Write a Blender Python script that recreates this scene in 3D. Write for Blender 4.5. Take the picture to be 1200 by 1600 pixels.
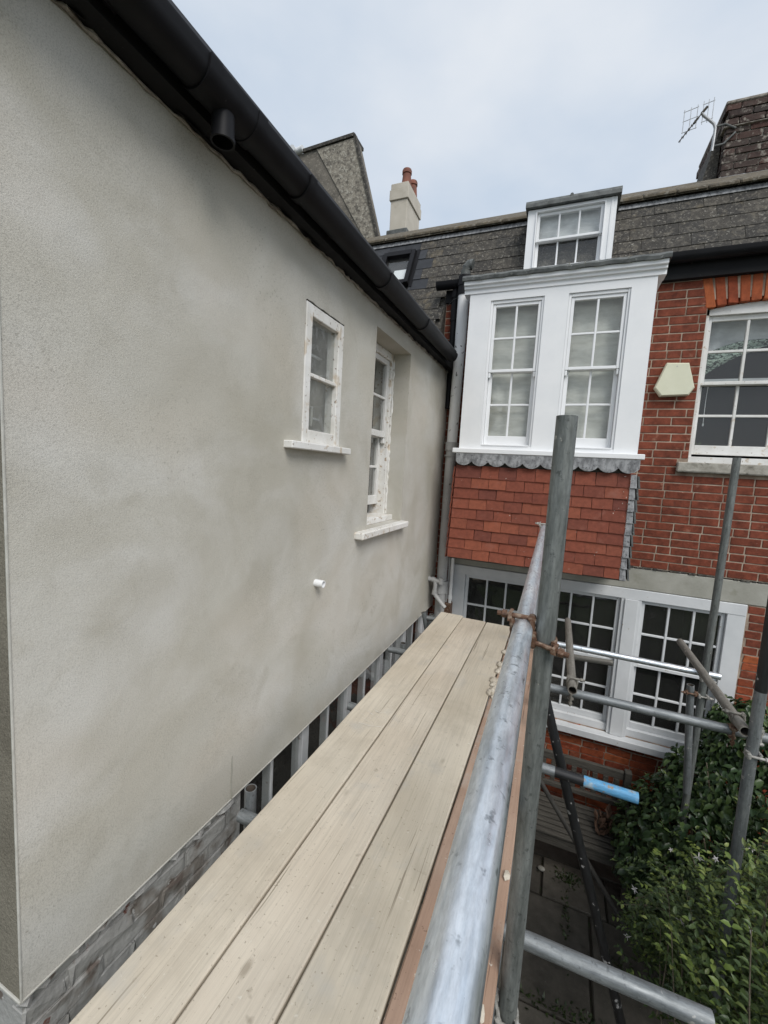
import bpy, bmesh, math, random
from mathutils import Vector, Matrix, noise as mnoise
from math import radians, sin, cos, pi

random.seed(7)
S = bpy.context.scene
COL = S.collection
for o in list(bpy.data.objects):
    bpy.data.objects.remove(o)

# ------------------------------------------------------------------ camera
# world origin = eye of the photographer standing on the scaffold; X along the brick front, Y towards it, Z up
cam_d = bpy.data.cameras.new('camera')
cam = bpy.data.objects.new('camera', cam_d)
COL.objects.link(cam)
RX = Vector((0.9204180, 0.3866001, 0.0580609))
DN = Vector((0.0923464, -0.0706941, -0.9932142))
FW = Vector((-0.3798721, 0.9195340, -0.1007692))
mw = Matrix.Identity(4)
for i in range(3):
    mw[i][0] = RX[i]; mw[i][1] = -DN[i]; mw[i][2] = -FW[i]
cam.matrix_world = mw
cam_d.sensor_fit = 'HORIZONTAL'
cam_d.sensor_width = 36.0
cam_d.lens = 36.0 * 657.34 / 1200.0
cam_d.clip_start = 0.02
cam_d.clip_end = 500
S.camera = cam

# ------------------------------------------------------------------ sky, sun, exposure
SUN_DIR = Vector((0.55, -0.55, 0.85)).normalized()       # towards the sun behind the cloud
elev = math.asin(SUN_DIR.z)
azim = math.atan2(SUN_DIR.x, SUN_DIR.y)
world = bpy.data.worlds.new('World')
S.world = world
world.use_nodes = True
wn = world.node_tree
wn.nodes.clear()
w_out = wn.nodes.new('ShaderNodeOutputWorld')
w_bg = wn.nodes.new('ShaderNodeBackground'); w_bg.inputs['Strength'].default_value = 0.1
w_sky = wn.nodes.new('ShaderNodeTexSky')
w_sky.sky_type = 'NISHITA'; w_sky.sun_disc = False
w_sky.sun_elevation = elev; w_sky.sun_rotation = azim
w_tc = wn.nodes.new('ShaderNodeTexCoord')
w_map = wn.nodes.new('ShaderNodeMapping'); w_map.inputs['Scale'].default_value = (1.0, 1.0, 2.0)
w_noi = wn.nodes.new('ShaderNodeTexNoise'); w_noi.inputs['Scale'].default_value = 2.1
w_noi.inputs['Detail'].default_value = 5; w_noi.inputs['Roughness'].default_value = 0.5
w_ramp = wn.nodes.new('ShaderNodeValToRGB')
w_ramp.color_ramp.elements[0].position = 0.32; w_ramp.color_ramp.elements[0].color = (3.05, 3.55, 4.2, 1)
w_ramp.color_ramp.elements[1].position = 0.68; w_ramp.color_ramp.elements[1].color = (4.35, 4.55, 4.8, 1)
w_mix = wn.nodes.new('ShaderNodeMix'); w_mix.data_type = 'RGBA'; w_mix.inputs[0].default_value = 0.93
L = wn.links
L.new(w_tc.outputs['Generated'], w_map.inputs['Vector']); L.new(w_map.outputs[0], w_noi.inputs['Vector'])
L.new(w_noi.outputs['Fac'], w_ramp.inputs['Fac'])
L.new(w_sky.outputs[0], w_mix.inputs[6]); L.new(w_ramp.outputs[0], w_mix.inputs[7])
L.new(w_mix.outputs[2], w_bg.inputs['Color']); L.new(w_bg.outputs[0], w_out.inputs['Surface'])

sun_d = bpy.data.lights.new('sun', 'SUN'); sun_d.energy = 1.4; sun_d.angle = radians(32); sun_d.color = (1.0, 0.97, 0.93)
sun = bpy.data.objects.new('sun', sun_d); COL.objects.link(sun)
sun.rotation_euler = SUN_DIR.to_track_quat('Z', 'Y').to_euler()
S.view_settings.view_transform = 'Standard'
S.view_settings.look = 'None'
S.view_settings.gamma = 1.0
S.view_settings.use_curve_mapping = False
S.view_settings.exposure = 0.92

# ------------------------------------------------------------------ materials
def c4(c): return (c[0], c[1], c[2], 1.0)

class NT:
    """small node-tree writer"""
    def __init__(self, name, world=True):
        self.m = bpy.data.materials.new(name); self.m.use_nodes = True
        self.t = self.m.node_tree; self.t.nodes.clear()
        self.out = self.t.nodes.new('ShaderNodeOutputMaterial')
        self.b = self.t.nodes.new('ShaderNodeBsdfPrincipled')
        self.t.links.new(self.b.outputs[0], self.out.inputs[0])
        self.tc = self.t.nodes.new('ShaderNodeTexCoord')
        self.geo = self.t.nodes.new('ShaderNodeNewGeometry')
        self._vec = self.geo.outputs['Position'] if world else self.tc.outputs['Object']
    def n(self, t): return self.t.nodes.new(t)
    def l(self, a, b): self.t.links.new(a, b)
    def random_offset(self):
        oi = self.n('ShaderNodeObjectInfo')
        m = self.n('ShaderNodeVectorMath'); m.operation = 'ADD'
        s = self.n('ShaderNodeMath'); s.operation = 'MULTIPLY'; s.inputs[1].default_value = 37.0
        self.l(oi.outputs['Random'], s.inputs[0])
        self.l(self._vec, m.inputs[0]); self.l(s.outputs[0], m.inputs[1])
        self._vec = m.outputs[0]; self.rand = oi.outputs['Random']
        return self
    def noise(self, scale, detail=4, rough=0.55, stretch=(1, 1, 1), dist=0.0):
        mp = self.n('ShaderNodeMapping'); mp.inputs['Scale'].default_value = stretch
        nz = self.n('ShaderNodeTexNoise'); nz.inputs['Scale'].default_value = scale
        nz.inputs['Detail'].default_value = detail; nz.inputs['Roughness'].default_value = rough
        nz.inputs['Distortion'].default_value = dist
        self.l(self._vec, mp.inputs['Vector']); self.l(mp.outputs[0], nz.inputs['Vector'])
        return nz.outputs['Fac']
    def ramp(self, fac, stops):
        r = self.n('ShaderNodeValToRGB'); e = r.color_ramp.elements
        while len(e) < len(stops): e.new(0.5)
        for i, (p, c) in enumerate(stops):
            e[i].position = p; e[i].color = c4(c) if not isinstance(c, (int, float)) else (c, c, c, 1)
        self.l(fac, r.inputs['Fac'])
        return r.outputs['Color']
    def mix(self, fac, a, b, mode='MIX'):
        m = self.n('ShaderNodeMix'); m.data_type = 'RGBA'; m.blend_type = mode
        for sock, v in ((m.inputs[0], fac), (m.inputs[6], a), (m.inputs[7], b)):
            if isinstance(v, (int, float)): sock.default_value = v
            elif isinstance(v, tuple): sock.default_value = c4(v)
            else: self.l(v, sock)
        return m.outputs[2]
    def color(self, v):
        if isinstance(v, tuple): self.b.inputs['Base Color'].default_value = c4(v)
        else: self.l(v, self.b.inputs['Base Color'])
        return self
    def rough(self, v):
        if isinstance(v, (int, float)): self.b.inputs['Roughness'].default_value = v
        else: self.l(v, self.b.inputs['Roughness'])
        return self
    def set(self, **k):
        for a, v in k.items(): self.b.inputs[a.replace('_', ' ')].default_value = v
        return self
    def bump(self, h, strength=0.3, dist=0.01):
        bp = self.n('ShaderNodeBump'); bp.inputs['Strength'].default_value = strength
        bp.inputs['Distance'].default_value = dist
        self.l(h, bp.inputs['Height'])
        if self.b.inputs['Normal'].is_linked:
            self.l(self.b.inputs['Normal'].links[0].from_socket, bp.inputs['Normal'])
        self.l(bp.outputs[0], self.b.inputs['Normal'])
        return self

MAT = {}
def render_mat():
    t = NT('fresh_cement_render')
    big = t.noise(0.95, 3, 0.5, dist=0.5)
    c = t.ramp(big, [(0.30, (0.405, 0.382, 0.322)), (0.48, (0.465, 0.444, 0.388)), (0.62, (0.505, 0.488, 0.436)), (0.76, (0.47, 0.44, 0.37))])
    mid = t.noise(1.7, 4, 0.55, (1, 0.8, 1.2), dist=0.8)
    c = t.mix(t.ramp(mid, [(0.42, 0.0), (0.64, 0.8)]), c, (0.565, 0.552, 0.515))
    bl = t.noise(2.3, 2, 0.4, (1, 1.2, 0.9), dist=0.5)
    c = t.mix(t.ramp(bl, [(0.50, 0.0), (0.68, 0.5)]), c, (0.40, 0.375, 0.312))
    bl2 = t.noise(5.5, 3, 0.5, (1, 1.0, 1.0), dist=0.7)
    c = t.mix(t.ramp(bl2, [(0.58, 0.0), (0.72, 0.35)]), c, (0.385, 0.362, 0.305))
    warm = t.noise(1.5, 2, 0.5, (1, 1, 1.3))
    c = t.mix(t.ramp(warm, [(0.48, 0.0), (0.75, 0.5)]), c, (0.51, 0.462, 0.388))
    gr = t.noise(260, 2, 0.8)
    coarse = t.ramp(t.noise(1.3, 2), [(0.38, 0.22), (0.62, 0.42)])
    c = t.mix(coarse, c, t.ramp(gr, [(0.30, 0.30), (0.54, 1.04)]), 'MULTIPLY')
    pit = t.noise(75, 2, 0.6)
    zone = t.noise(1.6, 2, 0.5, (1, 1, .8))
    pm = t.mix(1.0, t.ramp(pit, [(0.62, 0.0), (0.70, 0.7)]), t.ramp(zone, [(0.52, 0.0), (0.68, 1.0)]), 'MULTIPLY')
    c = t.mix(pm, c, (0.235, 0.222, 0.19))
    t.color(c).rough(0.92).set(Specular_IOR_Level=0.2)
    t.bump(t.noise(230, 2, 0.8), 0.4, 0.003)
    t.bump(t.noise(9, 3, 0.5, (1, 1, 1)), 0.25, 0.012)
    return t.m
MAT['render'] = render_mat()
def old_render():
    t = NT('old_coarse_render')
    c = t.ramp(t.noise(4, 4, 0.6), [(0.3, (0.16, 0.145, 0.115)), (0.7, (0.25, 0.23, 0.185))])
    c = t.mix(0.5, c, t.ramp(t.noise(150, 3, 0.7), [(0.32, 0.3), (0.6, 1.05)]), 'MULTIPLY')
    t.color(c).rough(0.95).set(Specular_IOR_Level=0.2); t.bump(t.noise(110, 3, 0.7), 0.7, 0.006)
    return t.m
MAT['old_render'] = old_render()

def simple(name, stops, scale=8, detail=4, rough=0.6, stretch=(1, 1, 1), bump=None, rnd=False, metal=0.0, spots=None, spec=0.5, dist=0.0):
    t = NT(name)
    if rnd: t.random_offset()
    c = t.ramp(t.noise(scale, detail, 0.6, stretch, dist), stops)
    if spots:
        for (sc, lo, hi, col) in spots:
            c = t.mix(t.ramp(t.noise(sc, 3, 0.6), [(lo, 0.0), (hi, 1.0)]), c, col)
    t.color(c).rough(rough).set(Metallic=metal, Specular_IOR_Level=spec)
    if bump: t.bump(t.noise(bump[0], 4, 0.6, stretch), bump[1], bump[2])
    return t.m

def rnd_mat(name, cols, nscale, namount, rough=0.85, bump=(60, 0.4, 0.004), spots=(), spec=0.3):
    """each object (or each loose piece) takes its own tone out of the list"""
    t = NT(name); t.random_offset()
    n = len(cols)
    c = t.ramp(t.rand, [(i / max(1, n - 1), col) for i, col in enumerate(cols)])
    nz = t.noise(nscale, 4, 0.65)
    c = t.mix(namount, c, t.ramp(nz, [(0.3, 0.35), (0.7, 1.35)]), 'MULTIPLY')
    for (sc, lo, hi, col) in spots:
        c = t.mix(t.ramp(t.noise(sc, 4, 0.65), [(lo, 0.0), (hi, 1.0)]), c, col)
    t.color(c).rough(rough).set(Specular_IOR_Level=spec)
    t.bump(t.noise(bump[0], 4, 0.6), bump[1], bump[2])
    return t.m

MAT['brick'] = rnd_mat('red_brick', [(0.20, 0.047, 0.022), (0.30, 0.072, 0.029), (0.235, 0.052, 0.024), (0.40, 0.108, 0.040), (0.135, 0.040, 0.026), (0.33, 0.082, 0.032), (0.17, 0.046, 0.027), (0.28, 0.062, 0.027)],
                       17, 0.75, spots=[(11, 0.62, 0.78, (0.34, 0.17, 0.115)), (7, 0.66, 0.74, (0.09, 0.035, 0.026)), (34, 0.70, 0.76, (0.46, 0.38, 0.31))])
MAT['arch_brick'] = rnd_mat('orange_rubbed_brick', [(0.33, 0.078, 0.028), (0.24, 0.052, 0.023), (0.39, 0.105, 0.038), (0.28, 0.062, 0.025)], 18, 0.5,
                            spots=[(20, 0.66, 0.74, (0.08, 0.03, 0.02))])
MAT['old_brick'] = rnd_mat('weathered_chimney_brick', [(0.034, 0.026, 0.023), (0.060, 0.035, 0.029), (0.055, 0.044, 0.038), (0.085, 0.040, 0.031), (0.045, 0.037, 0.033)], 25, 0.6,
                           spots=[(16, 0.54, 0.66, (0.26, 0.235, 0.20)), (9, 0.56, 0.72, (0.05, 0.042, 0.034))])
MAT['mortar'] = simple('lime_mortar', [(0.35, (0.19, 0.135, 0.10)), (0.65, (0.42, 0.335, 0.26))], 7, 4, 0.95, bump=(90, 0.5, 0.004), spots=[(3, 0.62, 0.8, (0.30, 0.24, 0.19))])
MAT['old_mortar'] = simple('old_chimney_mortar', [(0.35, (0.14, 0.12, 0.10)), (0.65, (0.34, 0.31, 0.27))], 20, 4, 0.95, bump=(60, 0.6, 0.006))
MAT['tile'] = rnd_mat('red_clay_tile', [(0.18, 0.053, 0.034), (0.235, 0.068, 0.040), (0.15, 0.047, 0.033), (0.27, 0.082, 0.046), (0.20, 0.058, 0.037)], 30, 0.35, 0.8,
                      bump=(70, 0.25, 0.003), spots=[(38, 0.70, 0.73, (0.60, 0.54, 0.48)), (9, 0.62, 0.82, (0.12, 0.036, 0.028)), (5, 0.62, 0.8, (0.27, 0.11, 0.08))])
MAT['slate'] = rnd_mat('lichened_roof_slate', [(0.036, 0.034, 0.031), (0.055, 0.051, 0.045), (0.066, 0.060, 0.051), (0.045, 0.043, 0.040)], 18, 0.5, 0.9,
                       bump=(45, 0.8, 0.008), spots=[(22, 0.50, 0.66, (0.115, 0.104, 0.086)), (46, 0.58, 0.67, (0.22, 0.207, 0.18)), (5, 0.60, 0.8, (0.155, 0.128, 0.085)), (70, 0.60, 0.66, (0.035, 0.033, 0.03))])
MAT['new_slate'] = rnd_mat('clean_dark_slate', [(0.030, 0.032, 0.036), (0.040, 0.042, 0.047), (0.048, 0.050, 0.056)], 14, 0.4, 0.55, bump=(30, 0.25, 0.003))
MAT['white'] = simple('fresh_white_gloss_paint', [(0.3, (0.76, 0.77, 0.78)), (0.7, (0.81, 0.815, 0.82))], 5, 3, 0.42, bump=(14, 0.06, 0.004))
MAT['old_white'] = simple('worn_white_paint', [(0.3, (0.60, 0.59, 0.56)), (0.7, (0.76, 0.755, 0.735))], 6, 4, 0.55, bump=(30, 0.2, 0.003),
                          spots=[(15, 0.62, 0.70, (0.50, 0.43, 0.34)), (45, 0.67, 0.71, (0.30, 0.25, 0.20))])
MAT['chipped'] = simple('chipped_dirty_white_paint', [(0.3, (0.60, 0.58, 0.53)), (0.7, (0.77, 0.765, 0.745))], 7, 5, 0.6, bump=(30, 0.4, 0.004), spots=[(9, 0.57, 0.66, (0.56, 0.49, 0.40)), (26, 0.62, 0.66, (0.40, 0.32, 0.24)), (50, 0.66, 0.69, (0.16, 0.12, 0.09))])
MAT['grey_white'] = simple('dull_white_paint', [(0.3, (0.56, 0.575, 0.585)), (0.7, (0.66, 0.67, 0.675))], 4, 4, 0.5, bump=(20, 0.1, 0.003), spots=[(22, 0.68, 0.74, (0.40, 0.36, 0.31))])
MAT['blue_grey'] = simple('pale_blue_grey_paint', [(0.3, (0.42, 0.43, 0.445)), (0.7, (0.55, 0.56, 0.57))], 5, 4, 0.55, bump=(18, 0.2, 0.003), spots=[(14, 0.62, 0.7, (0.32, 0.29, 0.27))])
MAT['painted_brick'] = simple('flaking_grey_masonry_paint', [(0.3, (0.25, 0.248, 0.24)), (0.7, (0.38, 0.378, 0.365))], 6, 5, 0.85, bump=(18, 0.9, 0.012),
                              spots=[(5.5, 0.52, 0.62, (0.19, 0.172, 0.152)), (11, 0.60, 0.66, (0.13, 0.105, 0.09)), (13, 0.67, 0.70, (0.14, 0.06, 0.045)), (26, 0.66, 0.70, (0.46, 0.455, 0.44))])
MAT['black_plastic'] = simple('black_gutter_plastic', [(0.3, (0.007, 0.007, 0.008)), (0.7, (0.012, 0.012, 0.014))], 6, 3, 0.5, spec=0.16, spots=[(40, 0.7, 0.78, (0.05, 0.05, 0.05))])
MAT['black_paint'] = simple('black_fascia_paint', [(0.3, (0.008, 0.008, 0.009)), (0.7, (0.012, 0.012, 0.013))], 9, 4, 0.7, spec=0.2, bump=(25, 0.3, 0.004), spots=[(30, 0.7, 0.76, (0.09, 0.085, 0.08))])
MAT['lead'] = simple('weathered_lead', [(0.35, (0.055, 0.06, 0.058)), (0.65, (0.13, 0.137, 0.132))], 12, 5, 0.65, bump=(10, 0.3, 0.01), spots=[(35, 0.62, 0.72, (0.25, 0.255, 0.245)), (8, 0.6, 0.75, (0.06, 0.07, 0.055))], rnd=True)
MAT['pale_lead'] = simple('pale_mottled_lead', [(0.35, (0.12, 0.122, 0.127)), (0.6, (0.30, 0.305, 0.31))], 30, 5, 0.65, (1, 1, 0.45), spots=[(40, 0.6, 0.66, (0.07, 0.07, 0.075))], rnd=True)
MAT['pipe'] = simple('chalky_grey_pipe_paint', [(0.3, (0.36, 0.36, 0.35)), (0.7, (0.47, 0.465, 0.45))], 5, 4, 0.5, spots=[(30, 0.69, 0.73, (0.05, 0.045, 0.04)), (9, 0.62, 0.8, (0.29, 0.27, 0.24))])
MAT['white_pipe'] = simple('white_pipe_paint', [(0.3, (0.70, 0.70, 0.69)), (0.7, (0.78, 0.78, 0.77))], 5, 4, 0.45, spots=[(24, 0.655, 0.69, (0.06, 0.055, 0.05))])
MAT['concrete'] = simple('concrete_lintel', [(0.3, (0.27, 0.265, 0.225)), (0.7, (0.40, 0.39, 0.345))], 4, 5, 0.9, bump=(80, 0.35, 0.004), spots=[(6, 0.6, 0.8, (0.22, 0.215, 0.165))])
MAT['stone'] = simple('lichened_stone_sill', [(0.3, (0.22, 0.205, 0.17)), (0.7, (0.44, 0.42, 0.37))], 14, 5, 0.95, bump=(45, 0.6, 0.006), spots=[(11, 0.6, 0.7, (0.11, 0.105, 0.085)), (30, 0.66, 0.72, (0.07, 0.065, 0.055))])
MAT['cream'] = simple('aged_cream_plastic', [(0.3, (0.60, 0.60, 0.45)), (0.7, (0.66, 0.655, 0.51))], 6, 3, 0.45, spots=[(60, 0.72, 0.78, (0.4, 0.36, 0.25))])
MAT['chim_render'] = simple('smooth_chimney_render', [(0.3, (0.42, 0.385, 0.32)), (0.7, (0.54, 0.50, 0.43))], 3, 4, 0.9, bump=(60, 0.2, 0.003), spots=[(5, 0.6, 0.8, (0.36, 0.32, 0.26))])
MAT['terracotta'] = simple('terracotta_pot', [(0.3, (0.13, 0.05, 0.035)), (0.7, (0.26, 0.10, 0.065))], 8, 4, 0.85, bump=(30, 0.4, 0.005), spots=[(7, 0.55, 0.7, (0.09, 0.06, 0.05))])
MAT['gable'] = simple('pebbledash_gable', [(0.3, (0.085, 0.077, 0.065)), (0.7, (0.19, 0.17, 0.14))], 5, 5, 0.95, bump=(35, 0.8, 0.012), spots=[(26, 0.56, 0.64, (0.25, 0.225, 0.185)), (3, 0.58, 0.75, (0.11, 0.095, 0.075))])
MAT['gable_light'] = simple('lichened_gable_flashing', [(0.35, (0.10, 0.09, 0.075)), (0.6, (0.27, 0.245, 0.20))], 22, 5, 0.95, bump=(30, 0.9, 0.015), spots=[(30, 0.57, 0.63, (0.34, 0.32, 0.27))])
MAT['moss_tile'] = simple('mossy_ridge_tiles', [(0.3, (0.062, 0.052, 0.036)), (0.7, (0.135, 0.112, 0.078))], 15, 5, 0.95, bump=(30, 0.8, 0.012), spots=[(20, 0.54, 0.66, (0.19, 0.175, 0.145)), (8, 0.55, 0.7, (0.05, 0.043, 0.032)), (5, 0.58, 0.75, (0.15, 0.105, 0.045))])
MAT['dark_wood'] = simple('weathered_grey_wood', [(0.3, (0.038, 0.034, 0.028)), (0.7, (0.105, 0.096, 0.08))], 10, 5, 0.9, (1, 12, 12), bump=(20, 0.6, 0.006), rnd=True)
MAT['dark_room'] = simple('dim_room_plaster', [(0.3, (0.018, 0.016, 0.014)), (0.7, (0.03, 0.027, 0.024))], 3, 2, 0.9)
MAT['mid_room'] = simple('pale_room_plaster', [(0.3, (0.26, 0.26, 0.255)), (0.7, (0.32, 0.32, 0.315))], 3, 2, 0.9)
MAT['curtain'] = simple('oatmeal_net_blind', [(0.35, (0.56, 0.55, 0.50)), (0.65, (0.68, 0.67, 0.62))], 7, 4, 0.9, (1, 1, 3), bump=(6, 0.4, 0.02))
MAT['white_cloth'] = simple('thin_white_curtain', [(0.35, (0.56, 0.565, 0.57)), (0.65, (0.74, 0.745, 0.75))], 6, 3, 0.9, (1.0, 1, 3), bump=(6, 0.4, 0.02))
MAT['leaf_cloth'] = simple('green_leaf_print_cloth', [(0.47, (0.03, 0.05, 0.035)), (0.53, (0.42, 0.52, 0.44))], 26, 3, 0.9, (1.0, 1, 2.2), dist=1.4)
MAT['rust'] = simple('rusty_coupler_steel', [(0.3, (0.05, 0.026, 0.015)), (0.5, (0.13, 0.066, 0.038)), (0.66, (0.26, 0.20, 0.15))], 60, 5, 0.6, bump=(90, 0.6, 0.003), rnd=True, metal=0.25)
MAT['rust_red'] = simple('red_rusty_flap', [(0.3, (0.15, 0.035, 0.018)), (0.7, (0.30, 0.11, 0.06))], 40, 5, 0.7, bump=(90, 0.6, 0.003), metal=0.1)
MAT['coupler_grey'] = simple('dusty_coupler_steel', [(0.3, (0.20, 0.19, 0.17)), (0.7, (0.46, 0.45, 0.42))], 50, 5, 0.6, bump=(90, 0.5, 0.003), rnd=True, metal=0.3)
MAT['slab'] = rnd_mat('old_paving_slab', [(0.075, 0.067, 0.055), (0.10, 0.09, 0.074), (0.085, 0.077, 0.064), (0.115, 0.103, 0.084)], 6, 0.6, 0.95, bump=(40, 0.5, 0.006),
                      spots=[(4, 0.6, 0.72, (0.04, 0.036, 0.028)), (40, 0.68, 0.76, (0.15, 0.14, 0.12))])
MAT['soil'] = simple('dark_garden_soil', [(0.3, (0.022, 0.018, 0.012)), (0.7, (0.05, 0.042, 0.028))], 4, 6, 0.97, bump=(20, 0.8, 0.02), spots=[(9, 0.55, 0.7, (0.03, 0.045, 0.015))])
MAT['grass'] = simple('mown_lawn', [(0.3, (0.03, 0.05, 0.014)), (0.7, (0.06, 0.085, 0.028))], 3, 6, 0.97, bump=(60, 0.8, 0.02))
MAT['dry_leaf'] = simple('dry_brown_leaf', [(0.3, (0.075, 0.042, 0.026)), (0.7, (0.17, 0.095, 0.06))], 12, 4, 0.8)
MAT['mortar_lump'] = simple('dried_mortar', [(0.3, (0.34, 0.29, 0.22)), (0.7, (0.62, 0.57, 0.48))], 25, 5, 0.95, bump=(40, 0.9, 0.01))
MAT['bead'] = simple('galvanised_render_bead', [(0.3, (0.40, 0.39, 0.35)), (0.7, (0.52, 0.51, 0.47))], 30, 4, 0.5, bump=(50, 0.3, 0.002))
MAT['chalk'] = simple('white_scratch', [(0.3, (0.62, 0.59, 0.53)), (0.7, (0.74, 0.71, 0.65))], 60, 3, 0.9)
MAT['aerial'] = simple('dull_aluminium', [(0.3, (0.32, 0.33, 0.34)), (0.7, (0.48, 0.49, 0.50))], 20, 3, 0.5, metal=0.4)
MAT['twig'] = simple('pale_twig_bark', [(0.3, (0.12, 0.095, 0.065)), (0.7, (0.26, 0.22, 0.16))], 30, 3, 0.9)
MAT['petal'] = simple('white_petal', [(0.3, (0.66, 0.60, 0.58)), (0.7, (0.80, 0.77, 0.75))], 40, 2, 0.7)

def board_mat(name, lo, hi, crack, seed):
    t = NT(name, True)
    mp0 = t.n('ShaderNodeMapping'); mp0.inputs['Location'].default_value = (seed * 3.1, seed * 7.3, 0)
    t.l(t._vec, mp0.inputs['Vector']); t._vec = mp0.outputs[0]
    nz = t.noise(1.0, 3, 0.5, (7.0, 0.8, 7.0))
    w = t.n('ShaderNodeMath'); w.operation = 'MULTIPLY'; w.inputs[1].default_value = 26.0
    t.l(nz, w.inputs[0])
    s = t.n('ShaderNodeMath'); s.operation = 'SINE'; t.l(w.outputs[0], s.inputs[0])
    keep = t._vec
    wn_ = t.noise(1.0, 3, 0.5, (5, 0.9, 5))
    wc = t.n('ShaderNodeMath'); wc.operation = 'MULTIPLY'; wc.inputs[1].default_value = 0.055; t.l(wn_, wc.inputs[0])
    cx = t.n('ShaderNodeCombineXYZ'); t.l(wc.outputs[0], cx.inputs[0])
    wa = t.n('ShaderNodeVectorMath'); wa.operation = 'ADD'; t.l(keep, wa.inputs[0]); t.l(cx.outputs[0], wa.inputs[1]); t._vec = wa.outputs[0]
    grain = t.noise(1.0, 5, 0.65, (150, 3.2, 150))
    c = t.ramp(t.noise(1.6, 4, 0.55), [(0.3, lo), (0.7, hi)])
    c = t.mix(0.10, c, t.ramp(s.outputs[0], [(0.0, 0.55), (0.6, 1.0)]), 'MULTIPLY')
    c = t.mix(0.26, c, t.ramp(grain, [(0.30, 0.45), (0.55, 1.05)]), 'MULTIPLY')
    crk = t.noise(1.0, 3, 0.6, (60, 1.1, 60)); t._vec = keep
    c = t.mix(t.ramp(crk, [(0.655, 0.0), (0.69, 0.75)]), c, crack)
    c = t.mix(t.ramp(t.noise(5.5, 4, 0.6), [(0.58, 0.0), (0.75, 0.5)]), c, (0.42, 0.405, 0.37))
    c = t.mix(t.ramp(t.noise(14, 3, 0.6), [(0.68, 0.0), (0.76, 0.5)]), c, crack)
    c = t.mix(t.ramp(t.noise(55, 2, 0.6), [(0.70, 0.0), (0.76, 0.7)]), c, (0.62, 0.58, 0.50))
    vk = t.n('ShaderNodeTexVoronoi'); vk.inputs['Scale'].default_value = 1.0
    vm = t.n('ShaderNodeMapping'); vm.inputs['Scale'].default_value = (5.5, 2.6, 0.0); t.l(keep, vm.inputs['Vector']); t.l(vm.outputs[0], vk.inputs['Vector'])
    c = t.mix(t.ramp(vk.outputs['Distance'], [(0.035, 0.6), (0.085, 0.0)]), c, tuple(v * 1.15 for v in crack))
    c = t.mix(t.ramp(t.noise(2.6, 5, 0.65), [(0.52, 0.0), (0.70, 0.45)]), c, tuple(v * 0.72 for v in lo))
    c = t.mix(t.ramp(t.noise(95, 2, 0.6), [(0.66, 0.0), (0.72, 0.55)]), c, crack)
    t.color(c).rough(0.88).set(Specular_IOR_Level=0.25)
    t.bump(grain, 0.35, 0.003)
    t.bump(s.outputs[0], 0.10, 0.003)
    return t.m
MAT['board0'] = board_mat('dusty_scaffold_board', (0.515, 0.45, 0.355), (0.625, 0.565, 0.465), (0.20, 0.165, 0.12), 1)
MAT['board1'] = board_mat('dusty_scaffold_board', (0.525, 0.455, 0.36), (0.635, 0.57, 0.47), (0.20, 0.165, 0.12), 2)
MAT['board2'] = board_mat('dusty_scaffold_board', (0.49, 0.43, 0.335), (0.605, 0.545, 0.445), (0.20, 0.165, 0.12), 3)
MAT['board3'] = board_mat('reddish_scaffold_board', (0.32, 0.21, 0.15), (0.43, 0.31, 0.235), (0.12, 0.07, 0.05), 4)

def steel(name, lo, hi, rough, metal, streak, spots):
    t = NT(name, False)
    c = t.ramp(t.noise(1.0, 5, 0.7, (45, 45, 6)), [(0.34, lo), (0.66, hi)])
    c = t.mix(0.5, c, t.ramp(t.noise(1.0, 4, 0.7, (130, 130, 35)), [(0.35, 0.62), (0.62, 1.12)]), 'MULTIPLY')
    c = t.mix(t.ramp(t.noise(60, 3, 0.6), [(0.60, 0.0), (0.70, streak)]), c, tuple(v * 0.35 for v in lo))
    for (sc, a, b, col) in spots:
        c = t.mix(t.ramp(t.noise(sc, 3, 0.6), [(a, 0.0), (b, 1.0)]), c, col)
    if metal > .7:
        c = t.mix(t.ramp(t.noise(1.0, 2, 0.5, (26, 26, 0.35)), [(0.655, 0.0), (0.67, 0.75), (0.685, 0.0)]), c, (0.12, 0.13, 0.15))
        c = t.mix(t.ramp(t.noise(1.0, 2, 0.6, (60, 60, 9)), [(0.70, 0.0), (0.73, 0.8)]), c, (0.13, 0.14, 0.155))
    t.color(c).set(Metallic=metal)
    t.rough(t.ramp(t.noise(1.0, 4, 0.6, (60, 60, 14)), [(0.3, rough - 0.1), (0.7, rough + 0.12)]))
    t.bump(t.noise(110, 3, 0.6), 0.12, 0.002)
    return t.m
MAT['galv_bright'] = steel('bright_galvanised_tube', (0.62, 0.68, 0.74), (0.92, 0.95, 0.98), 0.36, 0.82, 0.75, [(1.0, 0.9, 0.95, (0.80, 0.82, 0.84))])
MAT['galv_mid'] = steel('weathered_galvanised_tube', (0.15, 0.163, 0.168), (0.28, 0.295, 0.30), 0.5, 0.55, 0.5, [(24, 0.66, 0.72, (0.46, 0.45, 0.42))])
MAT['galv_green'] = steel('greenish_weathered_tube', (0.10, 0.109, 0.103), (0.225, 0.238, 0.228), 0.58, 0.45, 0.6, [(30, 0.70, 0.74, (0.42, 0.41, 0.37)), (7, 0.62, 0.8, (0.12, 0.115, 0.10))])
MAT['galv_brown'] = steel('dusty_brown_tube', (0.15, 0.14, 0.12), (0.27, 0.255, 0.225), 0.65, 0.3, 0.6, [(20, 0.62, 0.72, (0.36, 0.33, 0.28))])
MAT['tube_black'] = steel('chipped_black_tube', (0.006, 0.006, 0.007), (0.014, 0.014, 0.015), 0.45, 0.0, 0.2, [(26, 0.64, 0.68, (0.32, 0.31, 0.30))])
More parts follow.
